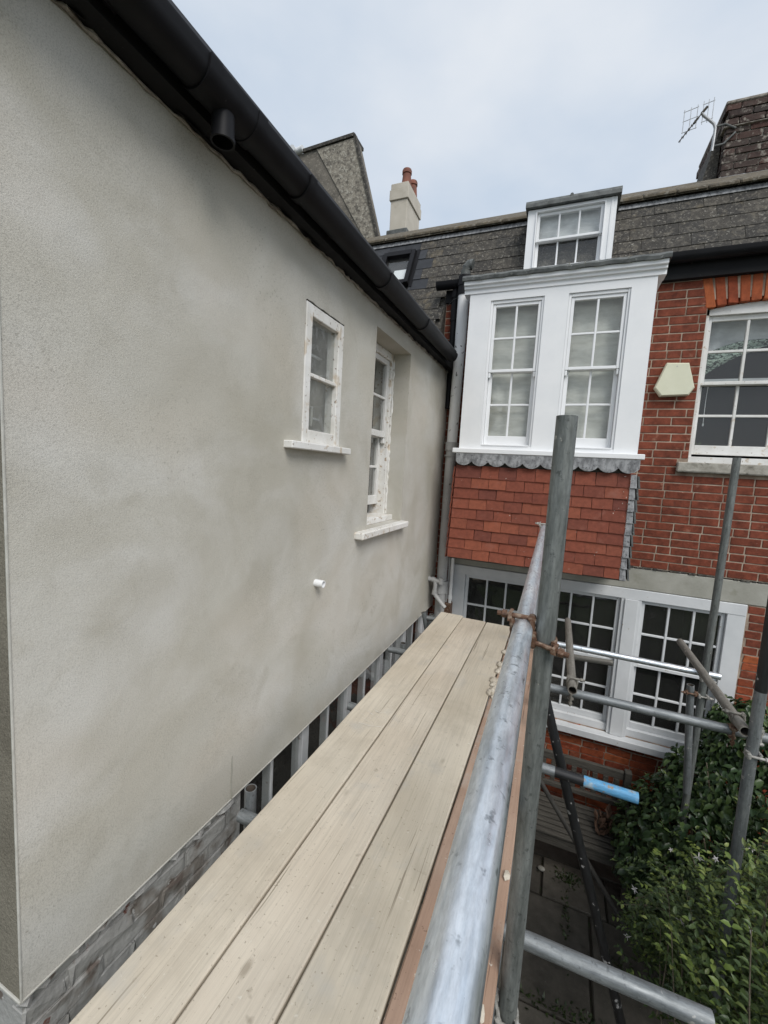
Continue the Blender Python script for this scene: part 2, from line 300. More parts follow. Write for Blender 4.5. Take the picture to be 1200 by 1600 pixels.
MAT['tube_blue'] = steel('scuffed_blue_tube', (0.08, 0.26, 0.46), (0.13, 0.36, 0.58), 0.55, 0.0, 0.2, [(14, 0.54, 0.64, (0.30, 0.38, 0.43)), (40, 0.62, 0.67, (0.25, 0.2, 0.16))])
MAT['tube_dark'] = steel('dark_rusty_tube', (0.035, 0.032, 0.028), (0.075, 0.07, 0.062), 0.7, 0.2, 0.4, [])
MAT['tube_inside'] = simple('rusty_tube_bore', [(0.3, (0.03, 0.025, 0.02)), (0.7, (0.08, 0.065, 0.05))], 20, 3, 0.9)

def glass_mat(name, refl=1.0, dirt=0.03):
    t = NT(name)
    nt = t.t
    nt.nodes.remove(t.b)
    tr = t.n('ShaderNodeBsdfTransparent'); tr.inputs[0].default_value = (0.96, 0.97, 0.965, 1)
    gl = t.n('ShaderNodeBsdfGlossy'); gl.inputs['Roughness'].default_value = 0.01
    fr = t.n('ShaderNodeFresnel'); fr.inputs['IOR'].default_value = 1.52
    mul = t.n('ShaderNodeMath'); mul.operation = 'MULTIPLY_ADD'; mul.inputs[1].default_value = 1.7 * refl; mul.inputs[2].default_value = 0.0
    mul.use_clamp = True
    fb = t.n('ShaderNodeMath'); fb.operation = 'SUBTRACT'; fb.inputs[0].default_value = 1.0
    t.l(t.geo.outputs['Backfacing'], fb.inputs[1])
    fm = t.n('ShaderNodeMath'); fm.operation = 'MULTIPLY'; t.l(fr.outputs[0], fm.inputs[0]); t.l(fb.outputs[0], fm.inputs[1])
    t.l(fm.outputs[0], mul.inputs[0])
    mx = t.n('ShaderNodeMixShader'); t.l(mul.outputs[0], mx.inputs[0]); t.l(tr.outputs[0], mx.inputs[1]); t.l(gl.outputs[0], mx.inputs[2])
    df = t.n('ShaderNodeBsdfDiffuse'); df.inputs[0].default_value = (0.5, 0.5, 0.48, 1)
    mx2 = t.n('ShaderNodeMixShader'); mx2.inputs[0].default_value = dirt
    t.l(mx.outputs[0], mx2.inputs[1]); t.l(df.outputs[0], mx2.inputs[2])
    bp = t.n('ShaderNodeBump'); bp.inputs['Strength'].default_value = 0.16; bp.inputs['Distance'].default_value = 0.03
    t.l(t.noise(5, 2), bp.inputs['Height']); t.l(bp.outputs[0], gl.inputs['Normal'])
    t.l(mx2.outputs[0], t.out.inputs[0])
    return t.m
MAT['glass'] = glass_mat('window_glass', 1.0, 0.02)
MAT['dusty_glass'] = glass_mat('dusty_window_glass', 1.0, 0.10)

def leaf_mat(name, cols, tips=None):
    t = NT(name)
    g = t.n('ShaderNodeNewGeometry')
    oi = t.n('ShaderNodeObjectInfo')
    ad = t.n('ShaderNodeMath'); ad.operation = 'ADD'
    t.l(g.outputs['Random Per Island'], ad.inputs[0]); t.l(oi.outputs['Random'], ad.inputs[1])
    fr = t.n('ShaderNodeMath'); fr.operation = 'FRACT'; t.l(ad.outputs[0], fr.inputs[0])
    c = t.ramp(fr.outputs[0], cols)
    t.color(c).rough(0.38).set(Specular_IOR_Level=0.45)
    tl = t.n('ShaderNodeBsdfTranslucent'); t.l(c, tl.inputs[0])
    mx = t.n('ShaderNodeMixShader'); mx.inputs[0].default_value = 0.22
    t.l(t.b.outputs[0], mx.inputs[1]); t.l(tl.outputs[0], mx.inputs[2]); t.l(mx.outputs[0], t.out.inputs[0])
    return t.m
MAT['leaf_dark'] = leaf_mat('glossy_dark_leaf', [(0.0, (0.020, 0.043, 0.018)), (0.45, (0.040, 0.074, 0.026)), (0.8, (0.055, 0.098, 0.033)), (0.95, (0.085, 0.13, 0.038))])
MAT['leaf_mid'] = leaf_mat('small_green_leaf', [(0.0, (0.036, 0.062, 0.021)), (0.5, (0.066, 0.105, 0.032)), (0.85, (0.10, 0.145, 0.042)), (1.0, (0.16, 0.20, 0.06))])
MAT['leaf_lime'] = leaf_mat('young_lime_leaf', [(0.0, (0.13, 0.19, 0.04)), (0.6, (0.20, 0.27, 0.06)), (1.0, (0.30, 0.35, 0.10))])
MAT['moss'] = leaf_mat('weed_leaf', [(0.0, (0.018, 0.03, 0.01)), (1.0, (0.05, 0.075, 0.022))])

# ------------------------------------------------------------------ geometry helpers
WL = {}     # world location of every object

class MB:
    def __init__(self): self.v = []; self.f = []; self.mi = []; self.k = 0
    def add(self, vs, fs):
        b = len(self.v); self.v += [Vector(p) for p in vs]
        for f in fs: self.f.append([b + i for i in f]); self.mi.append(self.k)
        return self
    def box(self, x0, x1, y0, y1, z0, z1):
        if x0 > x1: x0, x1 = x1, x0
        if y0 > y1: y0, y1 = y1, y0
        if z0 > z1: z0, z1 = z1, z0
        return self.add([(x0, y0, z0), (x1, y0, z0), (x1, y1, z0), (x0, y1, z0), (x0, y0, z1), (x1, y0, z1), (x1, y1, z1), (x0, y1, z1)],
                        [(0, 3, 2, 1), (4, 5, 6, 7), (0, 1, 5, 4), (1, 2, 6, 5), (2, 3, 7, 6), (3, 0, 4, 7)])
    def cbox(self, x0, x1, y0, y1, z0, z1, c=0.004):
        """box with chamfered edges"""
        bm = bmesh.new(); bmesh.ops.create_cube(bm, size=1)
        for v in bm.verts:
            v.co = Vector(((x0 + x1) / 2 + v.co.x * abs(x1 - x0), (y0 + y1) / 2 + v.co.y * abs(y1 - y0), (z0 + z1) / 2 + v.co.z * abs(z1 - z0)))
        bmesh.ops.bevel(bm, geom=list(bm.edges), offset=c, segments=1, affect='EDGES', profile=0.5)
        bm.verts.index_update()
        self.add([v.co.copy() for v in bm.verts], [[v.index for v in f.verts] for f in bm.faces]); bm.free()
        return self
    def prism(self, pts, axis, a, b):
        """2D outline (counter-clockwise or not) pushed along an axis; pts are the two other coordinates in x,y,z order"""
        n = len(pts)
        def p(q, h):
            if axis == 'X': return (h, q[0], q[1])
            if axis == 'Y': return (q[0], h, q[1])
            return (q[0], q[1], h)
        vs = [p(q, a) for q in pts] + [p(q, b) for q in pts]
        fs = [list(range(n))[::-1], list(range(n, 2 * n))] + [(i, (i + 1) % n, n + (i + 1) % n, n + i) for i in range(n)]
        return self.add(vs, fs)
    def tube(self, p0, p1, r, seg=16, r1=None, caps=True):
        p0 = Vector(p0); p1 = Vector(p1); d = p1 - p0
        q = d.to_track_quat('Z', 'Y'); r1 = r if r1 is None else r1
        vs = []
        for (c, rr) in ((p0, r), (p1, r1)):
            for i in range(seg):
                a = 2 * pi * i / seg
                vs.append(c + q @ Vector((rr * cos(a), rr * sin(a), 0)))
        fs = [(i, (i + 1) % seg, seg + (i + 1) % seg, seg + i) for i in range(seg)]
        if caps: fs += [list(range(seg))[::-1], list(range(seg, 2 * seg))]
        return self.add(vs, fs)
    def poly(self, pts, r, seg=12, caps=True):
        """smooth-ish pipe along a polyline"""
        pts = [Vector(p) for p in pts]; rings = []
        up = Vector((0.3, 0.2, 0.9)).normalized(); n = len(pts)
        for i, p in enumerate(pts):
            d = (pts[min(i + 1, n - 1)] - pts[max(i - 1, 0)]).normalized()
            a = d.cross(up)
            if a.length < 1e-3: a = d.cross(Vector((1, 0, 0)))
            a.normalize(); b = d.cross(a)
            rr = r[i] if isinstance(r, (list, tuple)) else r
            rings.append([p + a * rr * cos(2 * pi * k / seg) + b * rr * sin(2 * pi * k / seg) for k in range(seg)])
        vs = [v for rg in rings for v in rg]
        fs = []
        for i in range(n - 1):
            for k in range(seg):
                fs.append((i * seg + k, i * seg + (k + 1) % seg, (i + 1) * seg + (k + 1) % seg, (i + 1) * seg + k))
        if caps: fs += [list(range(seg))[::-1], list(range((n - 1) * seg, n * seg))]
        return self.add(vs, fs)

def link_obj(o, parent, wl):
    COL.objects.link(o); WL[o] = Vector(wl)
    if parent is not None:
        o.parent = parent; o.location = Vector(wl) - WL[parent]
    else:
        o.location = wl
    return o

def obj(name, mb, mats, parent=None, smooth=False, origin=None):
    """ONE mesh object; vertices of mb are world coordinates"""
    if origin is None:
        lo = [min(v[i] for v in mb.v) for i in range(3)]; hi = [max(v[i] for v in mb.v) for i in range(3)]
        origin = Vector(((lo[0] + hi[0]) / 2, (lo[1] + hi[1]) / 2, lo[2]))
    origin = Vector(origin)
    me = bpy.data.meshes.new(name)
    me.from_pydata([tuple(v - origin) for v in mb.v], [], mb.f)
    if not isinstance(mats, (list, tuple)): mats = [mats]
    for m in mats: me.materials.append(MAT[m])
    me.polygons.foreach_set('material_index', mb.mi)
    if smooth: me.shade_smooth() if hasattr(me, 'shade_smooth') else None
    bm = bmesh.new(); bm.from_mesh(me); bmesh.ops.recalc_face_normals(bm, faces=bm.faces)
    if smooth:
        for e in bm.edges:
            e.smooth = not (len(e.link_faces) == 2 and e.calc_face_angle(0) > 0.6)
    bm.to_mesh(me); bm.free()
    return link_obj(bpy.data.objects.new(name, me), parent, origin)

def tag(o, label=None, cat=None, group=None, kind=None):
    if label: o['label'] = label
    if cat: o['category'] = cat
    if group: o['group'] = group
    if kind: o['kind'] = kind
    return o
def thing(name, label, cat, loc, group=None):
    o = bpy.data.objects.new(name, None); o.empty_display_size = 0.1
    link_obj(o, None, loc)
    return tag(o, label, cat, group)
def inst(name, mesh, parent, wl, scale=(1, 1, 1), rot=None):
    """another object on a shared mesh"""
    o = bpy.data.objects.new(name, mesh)
    link_obj(o, parent, wl); o.scale = scale
    if rot is not None: o.rotation_mode = 'QUATERNION'; o.rotation_quaternion = rot
    return o
def mesh_of(name, mb, mats, smooth=False):
    me = bpy.data.meshes.new(name); me.from_pydata([tuple(v) for v in mb.v], [], mb.f)
    for m in (mats if isinstance(mats, (list, tuple)) else [mats]): me.materials.append(MAT[m])
    if smooth: me.polygons.foreach_set('use_smooth', [True] * len(me.polygons))
    return me
def in_view(p, margin=25):
    p = Vector(p); z = p.dot(FW)
    if z < 0.05: return False
    x = 600 + 657.34 * p.dot(RX) / z; y = 800 + 657.34 * p.dot(DN) / z
    return -margin < x < 1200 + margin and -margin < y < 1600 + margin
R = random.uniform

GZ = -3.6            # ground
WX = -1.24           # face of the rendered wing
FY = 4.65            # face of the brick front
BY = 4.15            # front of the bay

# ------------------------------------------------------------------ ground
g = MB(); g.box(-60, 60, -60, 60, GZ - 0.3, GZ - 0.03)
tag(obj('garden_ground', g, 'soil'), kind='structure')
g = MB()
for (x0, x1, y0, y1) in ((-40, 40, -40, -1.2),): g.box(x0, x1, y0, y1, GZ - 0.028, GZ - 0.01)
tag(obj('lawn', g, 'grass'), kind='structure')
g = MB(); g.box(-1.27, 1.9, -0.6, FY, GZ - 0.026, GZ - 0.018)
patio = tag(obj('patio', g, 'soil'), kind='structure')
unit_slab = []
for k in range(4):
    m = MB(); m.cbox(-0.5, 0.5, -0.5, 0.5, -0.02, 0.02, 0.012)
    for v in m.v: v.x += R(-.006, .006); v.y += R(-.006, .006); v.z += R(-.003, .003)
    unit_slab.append(mesh_of('paving_slab', m, 'slab'))
y = FY - 0.03; row = 0
while y > -0.4:
    h = random.choice((0.42, 0.45, 0.48)) if row else 0.55
    x = -1.25 + (row % 2) * 0.22
    while x < 1.7:
        w = random.choice((0.52, 0.60, 0.68))
        inst('paving_slab', random.choice(unit_slab), patio, (x + w / 2, y - h / 2, GZ - 0.014 + R(-.004, .006)), (w - 0.016, h - 0.016, 1))
        x += w
    y -= h; row += 1

# ------------------------------------------------------------------ window builder
class Frame:
    """u along the wall, d depth into the wall, w height -> world"""
    def __init__(self, kind, face): self.kind = kind; self.face = face
    def box(self, mb, u0, u1, d0, d1, w0, w1, c=0.003):
        if self.kind == 'Y': mb.cbox(u0, u1, self.face + d0, self.face + d1, w0, w1, c)
        else: mb.cbox(self.face - d1, self.face - d0, u0, u1, w0, w1, c)
    def pbox(self, mb, u0, u1, d0, d1, w0, w1):
        if self.kind == 'Y': mb.box(u0, u1, self.face + d0, self.face + d1, w0, w1)
        else: mb.box(self.face - d1, self.face - d0, u0, u1, w0, w1)

def sash(fr, parent, u0, u1, w0, w1, d, cols, rows, mat, stile=0.042, top=0.04, bot=0.05, bar=0.02, t=0.038, glass='glass', horns=False, tilt=0.0):
    """one sash: rails, stiles and glazing bars as a mesh, every pane a mesh of its own"""
    m = MB()
    fr.box(m, u0, u0 + stile, d, d + t, w0, w1); fr.box(m, u1 - stile, u1, d, d + t, w0, w1)
    fr.box(m, u0 + stile, u1 - stile, d + 0.001, d + t - 0.001, w0, w0 + bot); fr.box(m, u0 + stile, u1 - stile, d + 0.001, d + t - 0.001, w1 - top, w1)
    gu0, gu1, gw0, gw1 = u0 + stile, u1 - stile, w0 + bot, w1 - top
    cw = (gu1 - gu0) / cols; rh = (gw1 - gw0) / rows
    for i in range(1, cols): fr.box(m, gu0 + i * cw - bar / 2, gu0 + i * cw + bar / 2, d + 0.004, d + t - 0.006, gw0, gw1)
    for j in range(1, rows):
        for i in range(cols):
            a = gu0 + i * cw + (bar / 2 if i else 0); b = gu0 + (i + 1) * cw - (bar / 2 if i < cols - 1 else 0)
            fr.box(m, a, b, d + 0.005, d + t - 0.007, gw0 + j * rh - bar / 2, gw0 + j * rh + bar / 2)
    if horns:
        for (a, b) in ((u0, u0 + stile * 0.8), (u1 - stile * 0.8, u1)):
            fr.box(m, a, b, d + 0.002, d + t - 0.002, w0 - 0.05, w0 - 0.0005, 0.006)
    s = obj('sash', m, mat, parent)
    for i in range(cols):
        for j in range(rows):
            p = MB()
            a = gu0 + i * cw; b = gu0 + (i + 1) * cw
            fr.pbox(p, a + (bar / 2 if i else 0), b - (bar / 2 if i < cols - 1 else 0), d + t * 0.5, d + t * 0.5 + 0.003,
                    gw0 + j * rh + (bar / 2 if j else 0), gw0 + (j + 1) * rh - (bar / 2 if j < rows - 1 else 0))
            obj('pane', p, glass, parent)
    return s

def room(fr, parent, u0, u1, w0, w1, d0, d1, mat):
    m = MB()
    fr.pbox(m, u0, u1, d1, d1 + 0.02, w0, w1)
    fr.pbox(m, u0 - 0.02, u0, d0, d1, w0, w1); fr.pbox(m, u1, u1 + 0.02, d0, d1, w0, w1)
    fr.pbox(m, u0 - 0.02, u1 + 0.02, d0, d1 + 0.02, w0 - 0.02, w0); fr.pbox(m, u0 - 0.02, u1 + 0.02, d0, d1 + 0.02, w1, w1 + 0.02)
    return obj('room_lining', m, mat, parent)

# ================================================================== RENDERED WING (left)
wing = thing('rendered_house', 'grey cement rendered house wing along the left with black gutter', 'house', (-2.7, 2.6, GZ))
YN = 0.587           # near corner of the wing
ZB = -1.522          # bottom edge of the render
ZT = 1.10
W1 = (1.835, 2.228, 0.113, 0.812)
W2 = (2.69, 3.392, -0.43, 0.962)
T = 0.30
def skin_grid(mb, y0, y1, z0, z1, x, n=0.05):
    """the face of the render as a gently uneven sheet"""
    ny = max(1, int(round((y1 - y0) / n))); nz = max(1, int(round((z1 - z0) / n)))
    vs = []; fs = []
    for i in range(ny + 1):
        for j in range(nz + 1):
            yy = y0 + (y1 - y0) * i / ny; zz = z0 + (z1 - z0) * j / nz
            edge = min(1, min(yy - YN, zz - ZB) / 0.1)
            for h in (W1, W2):
                gap = max(h[0] - yy, yy - h[1], h[2] - zz, zz - h[3])
                edge = min(edge, max(0, gap) / 0.15)
            dx = (mnoise.noise(Vector((3.1, yy * 1.6, zz * 1.6))) * 0.006 + mnoise.noise(Vector((9.1, yy * 5, zz * 5))) * 0.0022) * max(0, edge)
            vs.append((x + dx, yy, zz))
    for i in range(ny):
        for j in range(nz):
            a = i * (nz + 1) + j; fs.append((a, a + nz + 1, a + nz + 2, a + 1))
    mb.add(vs, fs)
ys = [YN, W1[0], W1[1], W2[0], W2[1], FY + 0.02]
zs = [ZB, W2[2], W1[2], W1[3], W2[3], ZT]
m = MB()
holes = [W1, W2]
for i in range(5):
    for j in range(5):
        yc = (ys[i] + ys[i + 1]) / 2; zc = (zs[j] + zs[j + 1]) / 2
        if any(h[0] < yc < h[1] and h[2] < zc < h[3] for h in holes): continue
        skin_grid(m, ys[i], ys[i + 1], zs[j], zs[j + 1], WX)
for h in holes:                                          # reveals
    a, b, c, d = h
    for q in (((a, c), (a, d)), ((a, d), (b, d)), ((b, d), (b, c)), ((b, c), (a, c))):
        (ya, za), (yb, zb) = q
        m.add([(WX, ya, za), (WX, yb, zb), (WX - T, yb, zb), (WX - T, ya, za)], [(0, 1, 2, 3)])
m.add([(WX, YN, ZB), (WX, FY, ZB), (WX - 0.3, FY, ZB), (WX - 0.3, YN, ZB)], [(0, 1, 2, 3)])
wall = obj('wall', m, 'render', wing, smooth=True)
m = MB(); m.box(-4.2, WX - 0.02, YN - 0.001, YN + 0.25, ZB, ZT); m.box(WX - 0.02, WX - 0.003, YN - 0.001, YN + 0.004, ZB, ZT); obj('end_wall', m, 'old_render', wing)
m = MB()
m.cbox(WX - 0.003, WX + 0.0025, YN - 0.003, YN + 0.002, ZB, ZT, 0.001)
m.cbox(WX - 0.004, WX + 0.003, YN, FY, ZB - 0.004, ZB + 0.002, 0.001)
m.cbox(-4.2, WX, YN - 0.006, YN + 0.004, ZB - 0.006, ZB + 0.003, 0.002)
obj('corner_bead', m, 'bead', wing)
m = MB(); m.poly([(WX + .001 + R(-.001, .001), 1.390 + R(-.002, .002), ZB + k * .035) for k in range(7)], [.0035, .003, .0035, .0025, .003, .002, .001], 5); obj('render_joint', m, 'concrete', wing)
# lower wall: painted brickwork, then a run of windows under the render
LX = WX - 0.035
m = MB(); m.box(LX - 0.25, LX - 0.006, YN + 0.02, 1.50, GZ, ZB + 0.02); m.box(-4.2, LX - 0.01, YN + 0.022, YN + 0.2, GZ, ZB + 0.02)
m.box(LX - 0.25, LX - 0.006, 1.50, FY, GZ, -2.72)
obj('lower_wall', m, 'painted_brick', wing)
mbk = []
for k in range(4):
    b = MB(); b.cbox(-.5, .5, -.5, .5, -.5, .5, 0.07)
    for v in b.v: v.x += R(-.12, .12); v.y += R(-.02, .02); v.z += R(-.05, .05)
    mbk.append(mesh_of('brick', b, 'painted_brick'))
for r_ in range(5):
    z = ZB - 0.045 - r_ * 0.075
    y = YN + 0.03 - (r_ % 2) * 0.11
    while y < 1.47:
        y1 = min(y + 0.215, 1.468); y0 = max(y, YN + 0.022)
        if y1 - y0 > 0.03:
            inst('brick', random.choice(mbk), wing, (LX - 0.0235 + R(-.006, .002), (y0 + y1) / 2, z), (0.05, y1 - y0 + .006, 0.072))
        y += 0.225
m = MB()                                                 # ragged mortar lip under the bead
pts = []
yy = YN + 0.01
while yy < 1.46:
    pts.append((LX + 0.010 + R(-.008, .014), yy, ZB - 0.024 + R(-.018, .008))); yy += 0.028
m.poly(pts, [R(.009, .02) for _ in pts], 6); obj('mortar_lip', m, 'painted_brick', wing)
frl = Frame('X', LX)
lw = MB()
frl.box(lw, 1.47, 4.62, 0.0, 0.09, ZB - 0.03, ZB + 0.015)
mull = [(1.47, 1.515), (1.755, 1.775), (2.03, 2.10), (2.355, 2.375), (2.60, 2.67), (2.935, 2.955), (3.20, 3.27), (3.51, 3.53), (3.78, 3.86), (4.11, 4.13), (4.4, 4.6)]
for a, b in mull: frl.box(lw, a, b, 0.004 if b - a > 0.05 else 0.02, 0.08, -2.62, ZB - 0.0305)
frl.box(lw, 1.47, 4.6, -0.02, 0.10, -2.70, -2.6205)
low_win = obj('window', lw, 'blue_grey', wing)
for (a, b), (c, d) in zip(mull[:-1], mull[1:]):
    p = MB(); frl.pbox(p, b, c, 0.028, 0.031, -2.62, ZB - 0.031); obj('pane', p, 'glass', low_win)
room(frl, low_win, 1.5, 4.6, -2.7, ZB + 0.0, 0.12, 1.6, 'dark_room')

frw = Frame('X', WX)
# narrow casement flush with the wall
a, b, c, d = W1
m = MB()
frw.box(m, a + .003, a + 0.06, -0.006, 0.07, c + .002, d - .004); frw.box(m, b - 0.06, b - .003, -0.006, 0.07, c + .002, d - .004)
frw.box(m, a + 0.06, b - 0.06, -0.004, 0.068, d - 0.06, d - .004); frw.box(m, a + 0.06, b - 0.06, -0.004, 0.068, c + .002, c + 0.07)
frw.box(m, a + 0.06, b - 0.06, 0.0, 0.04, 0.455, 0.475)
win1 = obj('window', m, 'chipped', wing); win1['label'] = 'narrow two-pane window with peeling white frame'
for (z0, z1) in ((c + 0.07, 0.455), (0.475, d - 0.06)):
    p = MB(); frw.pbox(p, a + 0.06, b - 0.06, 0.022, 0.025, z0, z1); obj('pane', p, 'dusty_glass', win1)
m = MB()                                                 # secondary glazing bars seen through the glass
for u in (a + 0.19,): frw.box(m, u - .007, u + .007, 0.12, 0.14, c + .03, d - .02, 0.002)
for w in (0.27, 0.62): frw.box(m, a + 0.02, b - 0.02, 0.122, 0.138, w - .006, w + .006, 0.002)
obj('inner_bars', m, 'grey_white', win1)
m = MB(); frw.box(m, a + 0.245, a + 0.26, 0.10, 0.118, 0.22, 0.33, 0.003); obj('handle', m, 'bead', win1)
room(frw, win1, a - 0.3, b + 0.5, -0.1, 1.0, 0.31, 1.4, 'mid_room')
m = MB(); m.cbox(WX - 0.02, WX + 0.052, 1.69, 2.297, 0.076, 0.1125, 0.004); obj('sill', m, 'old_white', win1)
m = MB()                                                 # torn paint and a dark crack over the head
pts = [(WX + R(-.002, .003), a + 0.005 + k * 0.0255, d + R(-.001, .004)) for k in range(16)]
m.poly(pts, [R(.002, .0055) for _ in pts], 5); obj('head_crack', m, 'dark_wood', win1)

# sash window in the deep reveal
a, b, c, d = W2
fr2 = Frame('X', WX - 0.15)
m = MB()
fr2.box(m, a + .002, a + 0.04, 0, 0.15, c + .01, d - .002); fr2.box(m, b - 0.04, b - .002, 0, 0.15, c + .01, d - .002)
fr2.box(m, a + 0.04, b - 0.04, 0.001, 0.149, d - 0.06, d - .003)
fr2.box(m, a + 0.002, b - 0.002, -0.07, 0.15, c + .001, c + 0.045)
win2 = obj('window', m, 'chipped', wing); win2['label'] = 'tall sash window deep in a reveal with its lower sash raised'
sash(fr2, win2, a + 0.042, b - 0.042, 0.265, d - 0.062, 0.02, 2, 2, 'old_white', horns=True)
sash(fr2, win2, a + 0.042, b - 0.042, -0.30, 0.30, 0.063, 2, 2, 'old_white', bot=0.075)
m = MB(); m.cbox(WX - 0.145, WX + 0.065, 2.51, 3.42, -0.482, -0.4315, 0.008)
for v in m.v: v.z += 0.0
obj('sill', m, 'chipped', win2)
room(fr2, win2, a - 0.1, b + 0.3, c - .3, d + .2, 0.2, 1.5, 'dark_room')
m = MB()                                                 # crumbly edge between frame and reveal
pts = [(WX - 0.144 + R(-.003, .004), b - 0.006 - R(0, .006), c + 0.05 + k * 0.031) for k in range(43)]
m.poly(pts, [R(.005, .011) for _ in pts], 6); obj('filler_strip', m, 'chipped', win2)

# eaves: soffit, fascia, torn mortar bead, gutter
m = MB(); m.box(-1.26, -1.165, YN - 0.4, FY + 0.05, 1.088, 1.106); m.box(-1.185, -1.165, YN - 0.4, FY + 0.03, 1.106, 1.25)
obj('fascia', m, 'black_paint', wing)
m = MB(); pts = []; yy = YN - 0.02
while yy < FY - 0.02:
    pts.append((WX + 0.006 + R(-.004, .007), yy, 1.083 + R(-.007, .005))); yy += R(.02, .05)
m.poly(pts, [R(.002, .010) for _ in pts], 6); obj('mortar_bead', m, 'old_mortar', wing)
m = MB()
for k in range(26):                                      # flakes of old paint hanging along the edge
    yy = R(YN, 4.4); l = R(.03, .12)
    m.add([(WX + .016, yy, 1.087), (WX + .018, yy + l, 1.087), (WX + .03, yy + l * .8, 1.078 + R(-.006, .004)), (WX + .028, yy + l * .2, 1.079 + R(-.006, .004))], [(0, 1, 2, 3)])
for k in range(60):
    yy = R(3.3, 4.45); l = R(.02, .07)
    p = Vector((WX + R(.01, .05), yy, 1.084)); q = p + Vector((R(-.01, .02), R(-.04, .04), R(-.05, -.01)))
    m.add([p, p + Vector((0, .008, 0)), q], [(0, 1, 2)])
tag(obj('peeling_paint', m, 'black_paint', wing), kind='stuff')
GX, GZ1, GR = -1.108, 1.153, 0.058
def gutter_profile(mb, y0, y1, r, t=0.004, x=GX, z=GZ1):
    n = 14; vs = []; 
    def ring(rr): return [(x - rr * cos(pi * i / n), z - rr * sin(pi * i / n)) for i in range(n + 1)]
    o = ring(r); q = ring(r - t)[::-1]
    pts = [(x - r, z + 0.012)] + o + [(x + r + 0.003, z + 0.010), (x + r + 0.003, z + 0.016), (x + r - t, z + 0.016)] + q + [(x - r + t, z + 0.012)]
    mb.prism(pts, 'Y', y0, y1)
m = MB(); gutter_profile(m, YN - 0.5, 4.19, GR); gut = obj('gutter', m, 'black_plastic', wing, smooth=True)
for yy in (0.30, 1.04, 1.25, 1.57, 2.45, 3.23):
    m = MB(); gutter_profile(m, yy - 0.022, yy + 0.022, GR + 0.007, 0.006); obj('union_collar', m, 'black_plastic', gut, smooth=True)
m = MB(); gutter_profile(m, 1.06, 1.23, GR + 0.004, 0.003); obj('outlet_trough', m, 'black_plastic', gut, smooth=True)
m = MB(); n = 14
m.prism([(GX - (GR + .004) * cos(pi * i / n), GZ1 + .012 - (GR + .014) * sin(pi * i / n)) for i in range(n + 1)], 'Y', 4.19, 4.197); obj('end_stop', m, 'black_plastic', gut)
for yy in (0.8, 1.9, 2.8, 3.6):
    m = MB(); m.cbox(-1.17, GX - GR + .01, yy - .02, yy + .02, 1.12, 1.165, 0.004); obj('gutter_bracket', m, 'black_plastic', gut)
m = MB()
def hollow(mb, p0, p1, r, ri, seg=20):
    p0 = Vector(p0); p1 = Vector(p1); q = (p1 - p0).to_track_quat('Z', 'Y')
    vs = []
    for (c, rr) in ((p0, r), (p1, r), (p1, ri), (p0, ri)):
        for i in range(seg):
            a = 2 * pi * i / seg; vs.append(c + q @ Vector((rr * cos(a), rr * sin(a), 0)))
    fs = []
    for k in range(4):
        A = k * seg; B = ((k + 1) % 4) * seg
        for i in range(seg): fs.append((A + i, A + (i + 1) % seg, B + (i + 1) % seg, B + i))
    mb.add(vs, fs)
hollow(m, (GX, 1.135, 1.024), (GX, 1.135, 1.10), 0.036, 0.032)
hollow(m, (GX, 1.135, 1.020), (GX, 1.135, 1.032), 0.0385, 0.032)
obj('gutter_outlet', m, 'black_plastic', gut, smooth=True)
m = MB()                                                 # roof slope over the wing (behind the gutter)
m.prism([(-1.10, 1.215), (-1.10, 1.24), (-3.0, 2.35), (-4.6, 1.24), (-4.6, 1.215)], 'Y', YN - 0.3, 4.35)
obj('roof', m, 'new_slate', wing)

# waste pipe stub in the render
st = MB(); hollow(st, (WX - 0.02, 2.035, -0.668), (WX + 0.055, 2.035, -0.668), 0.021, 0.017)
tag(obj('pipe_stub', st, 'white', smooth=True), 'short white plastic waste pipe sticking out of the rendered wall', 'pipe')

# ================================================================== BRICK HOUSE
house = thing('brick_house', 'red brick house with slate mansard roof, white dormer and tile-hung bay', 'house', (0.4, 6.0, GZ))
RW = (1.055, 1.985, 0.225, 1.63)       # right window opening
LW = (-1.03, 1.637, -2.52, -1.012)     # long lower window
LIN = (-1.10, 1.95, -1.012, -0.797)    # concrete lintel
ET = 1.83                              # top of the brickwork
x0, x1 = -1.33, 3.2
m = MB(); yb = FY + 0.0045
def wb(a, b, c, d): m.box(a, b, yb, yb + 0.3, c, d)
wb(x0, x1, GZ - 0.05, LW[2]); wb(x0, LW[0], LW[2], LIN[3]); wb(LW[1], x1, LW[2], LIN[2]); wb(LIN[1], x1, LIN[2], LIN[3])
wb(x0, RW[0], LIN[3], ET + .02); wb(RW[1], x1, LIN[3], ET + .02)
wb(RW[0], RW[1], LIN[3], RW[2] - 0.09); wb(RW[0], RW[1], RW[3] + 0.02, ET + .02)
obj('wall', m, 'mortar', house)
bmesh_list = []
for k in range(8):
    b = MB(); b.cbox(-.5, .5, -.5, .5, -.5, .5, 0.05)
    for v in b.v: v.x += R(-.02, .02); v.y += R(-.05, .05); v.z += R(-.085, .085)
    bmesh_list.append(mesh_of('brick', b, 'brick'))
far_bricks = MB(); nbrick = 0
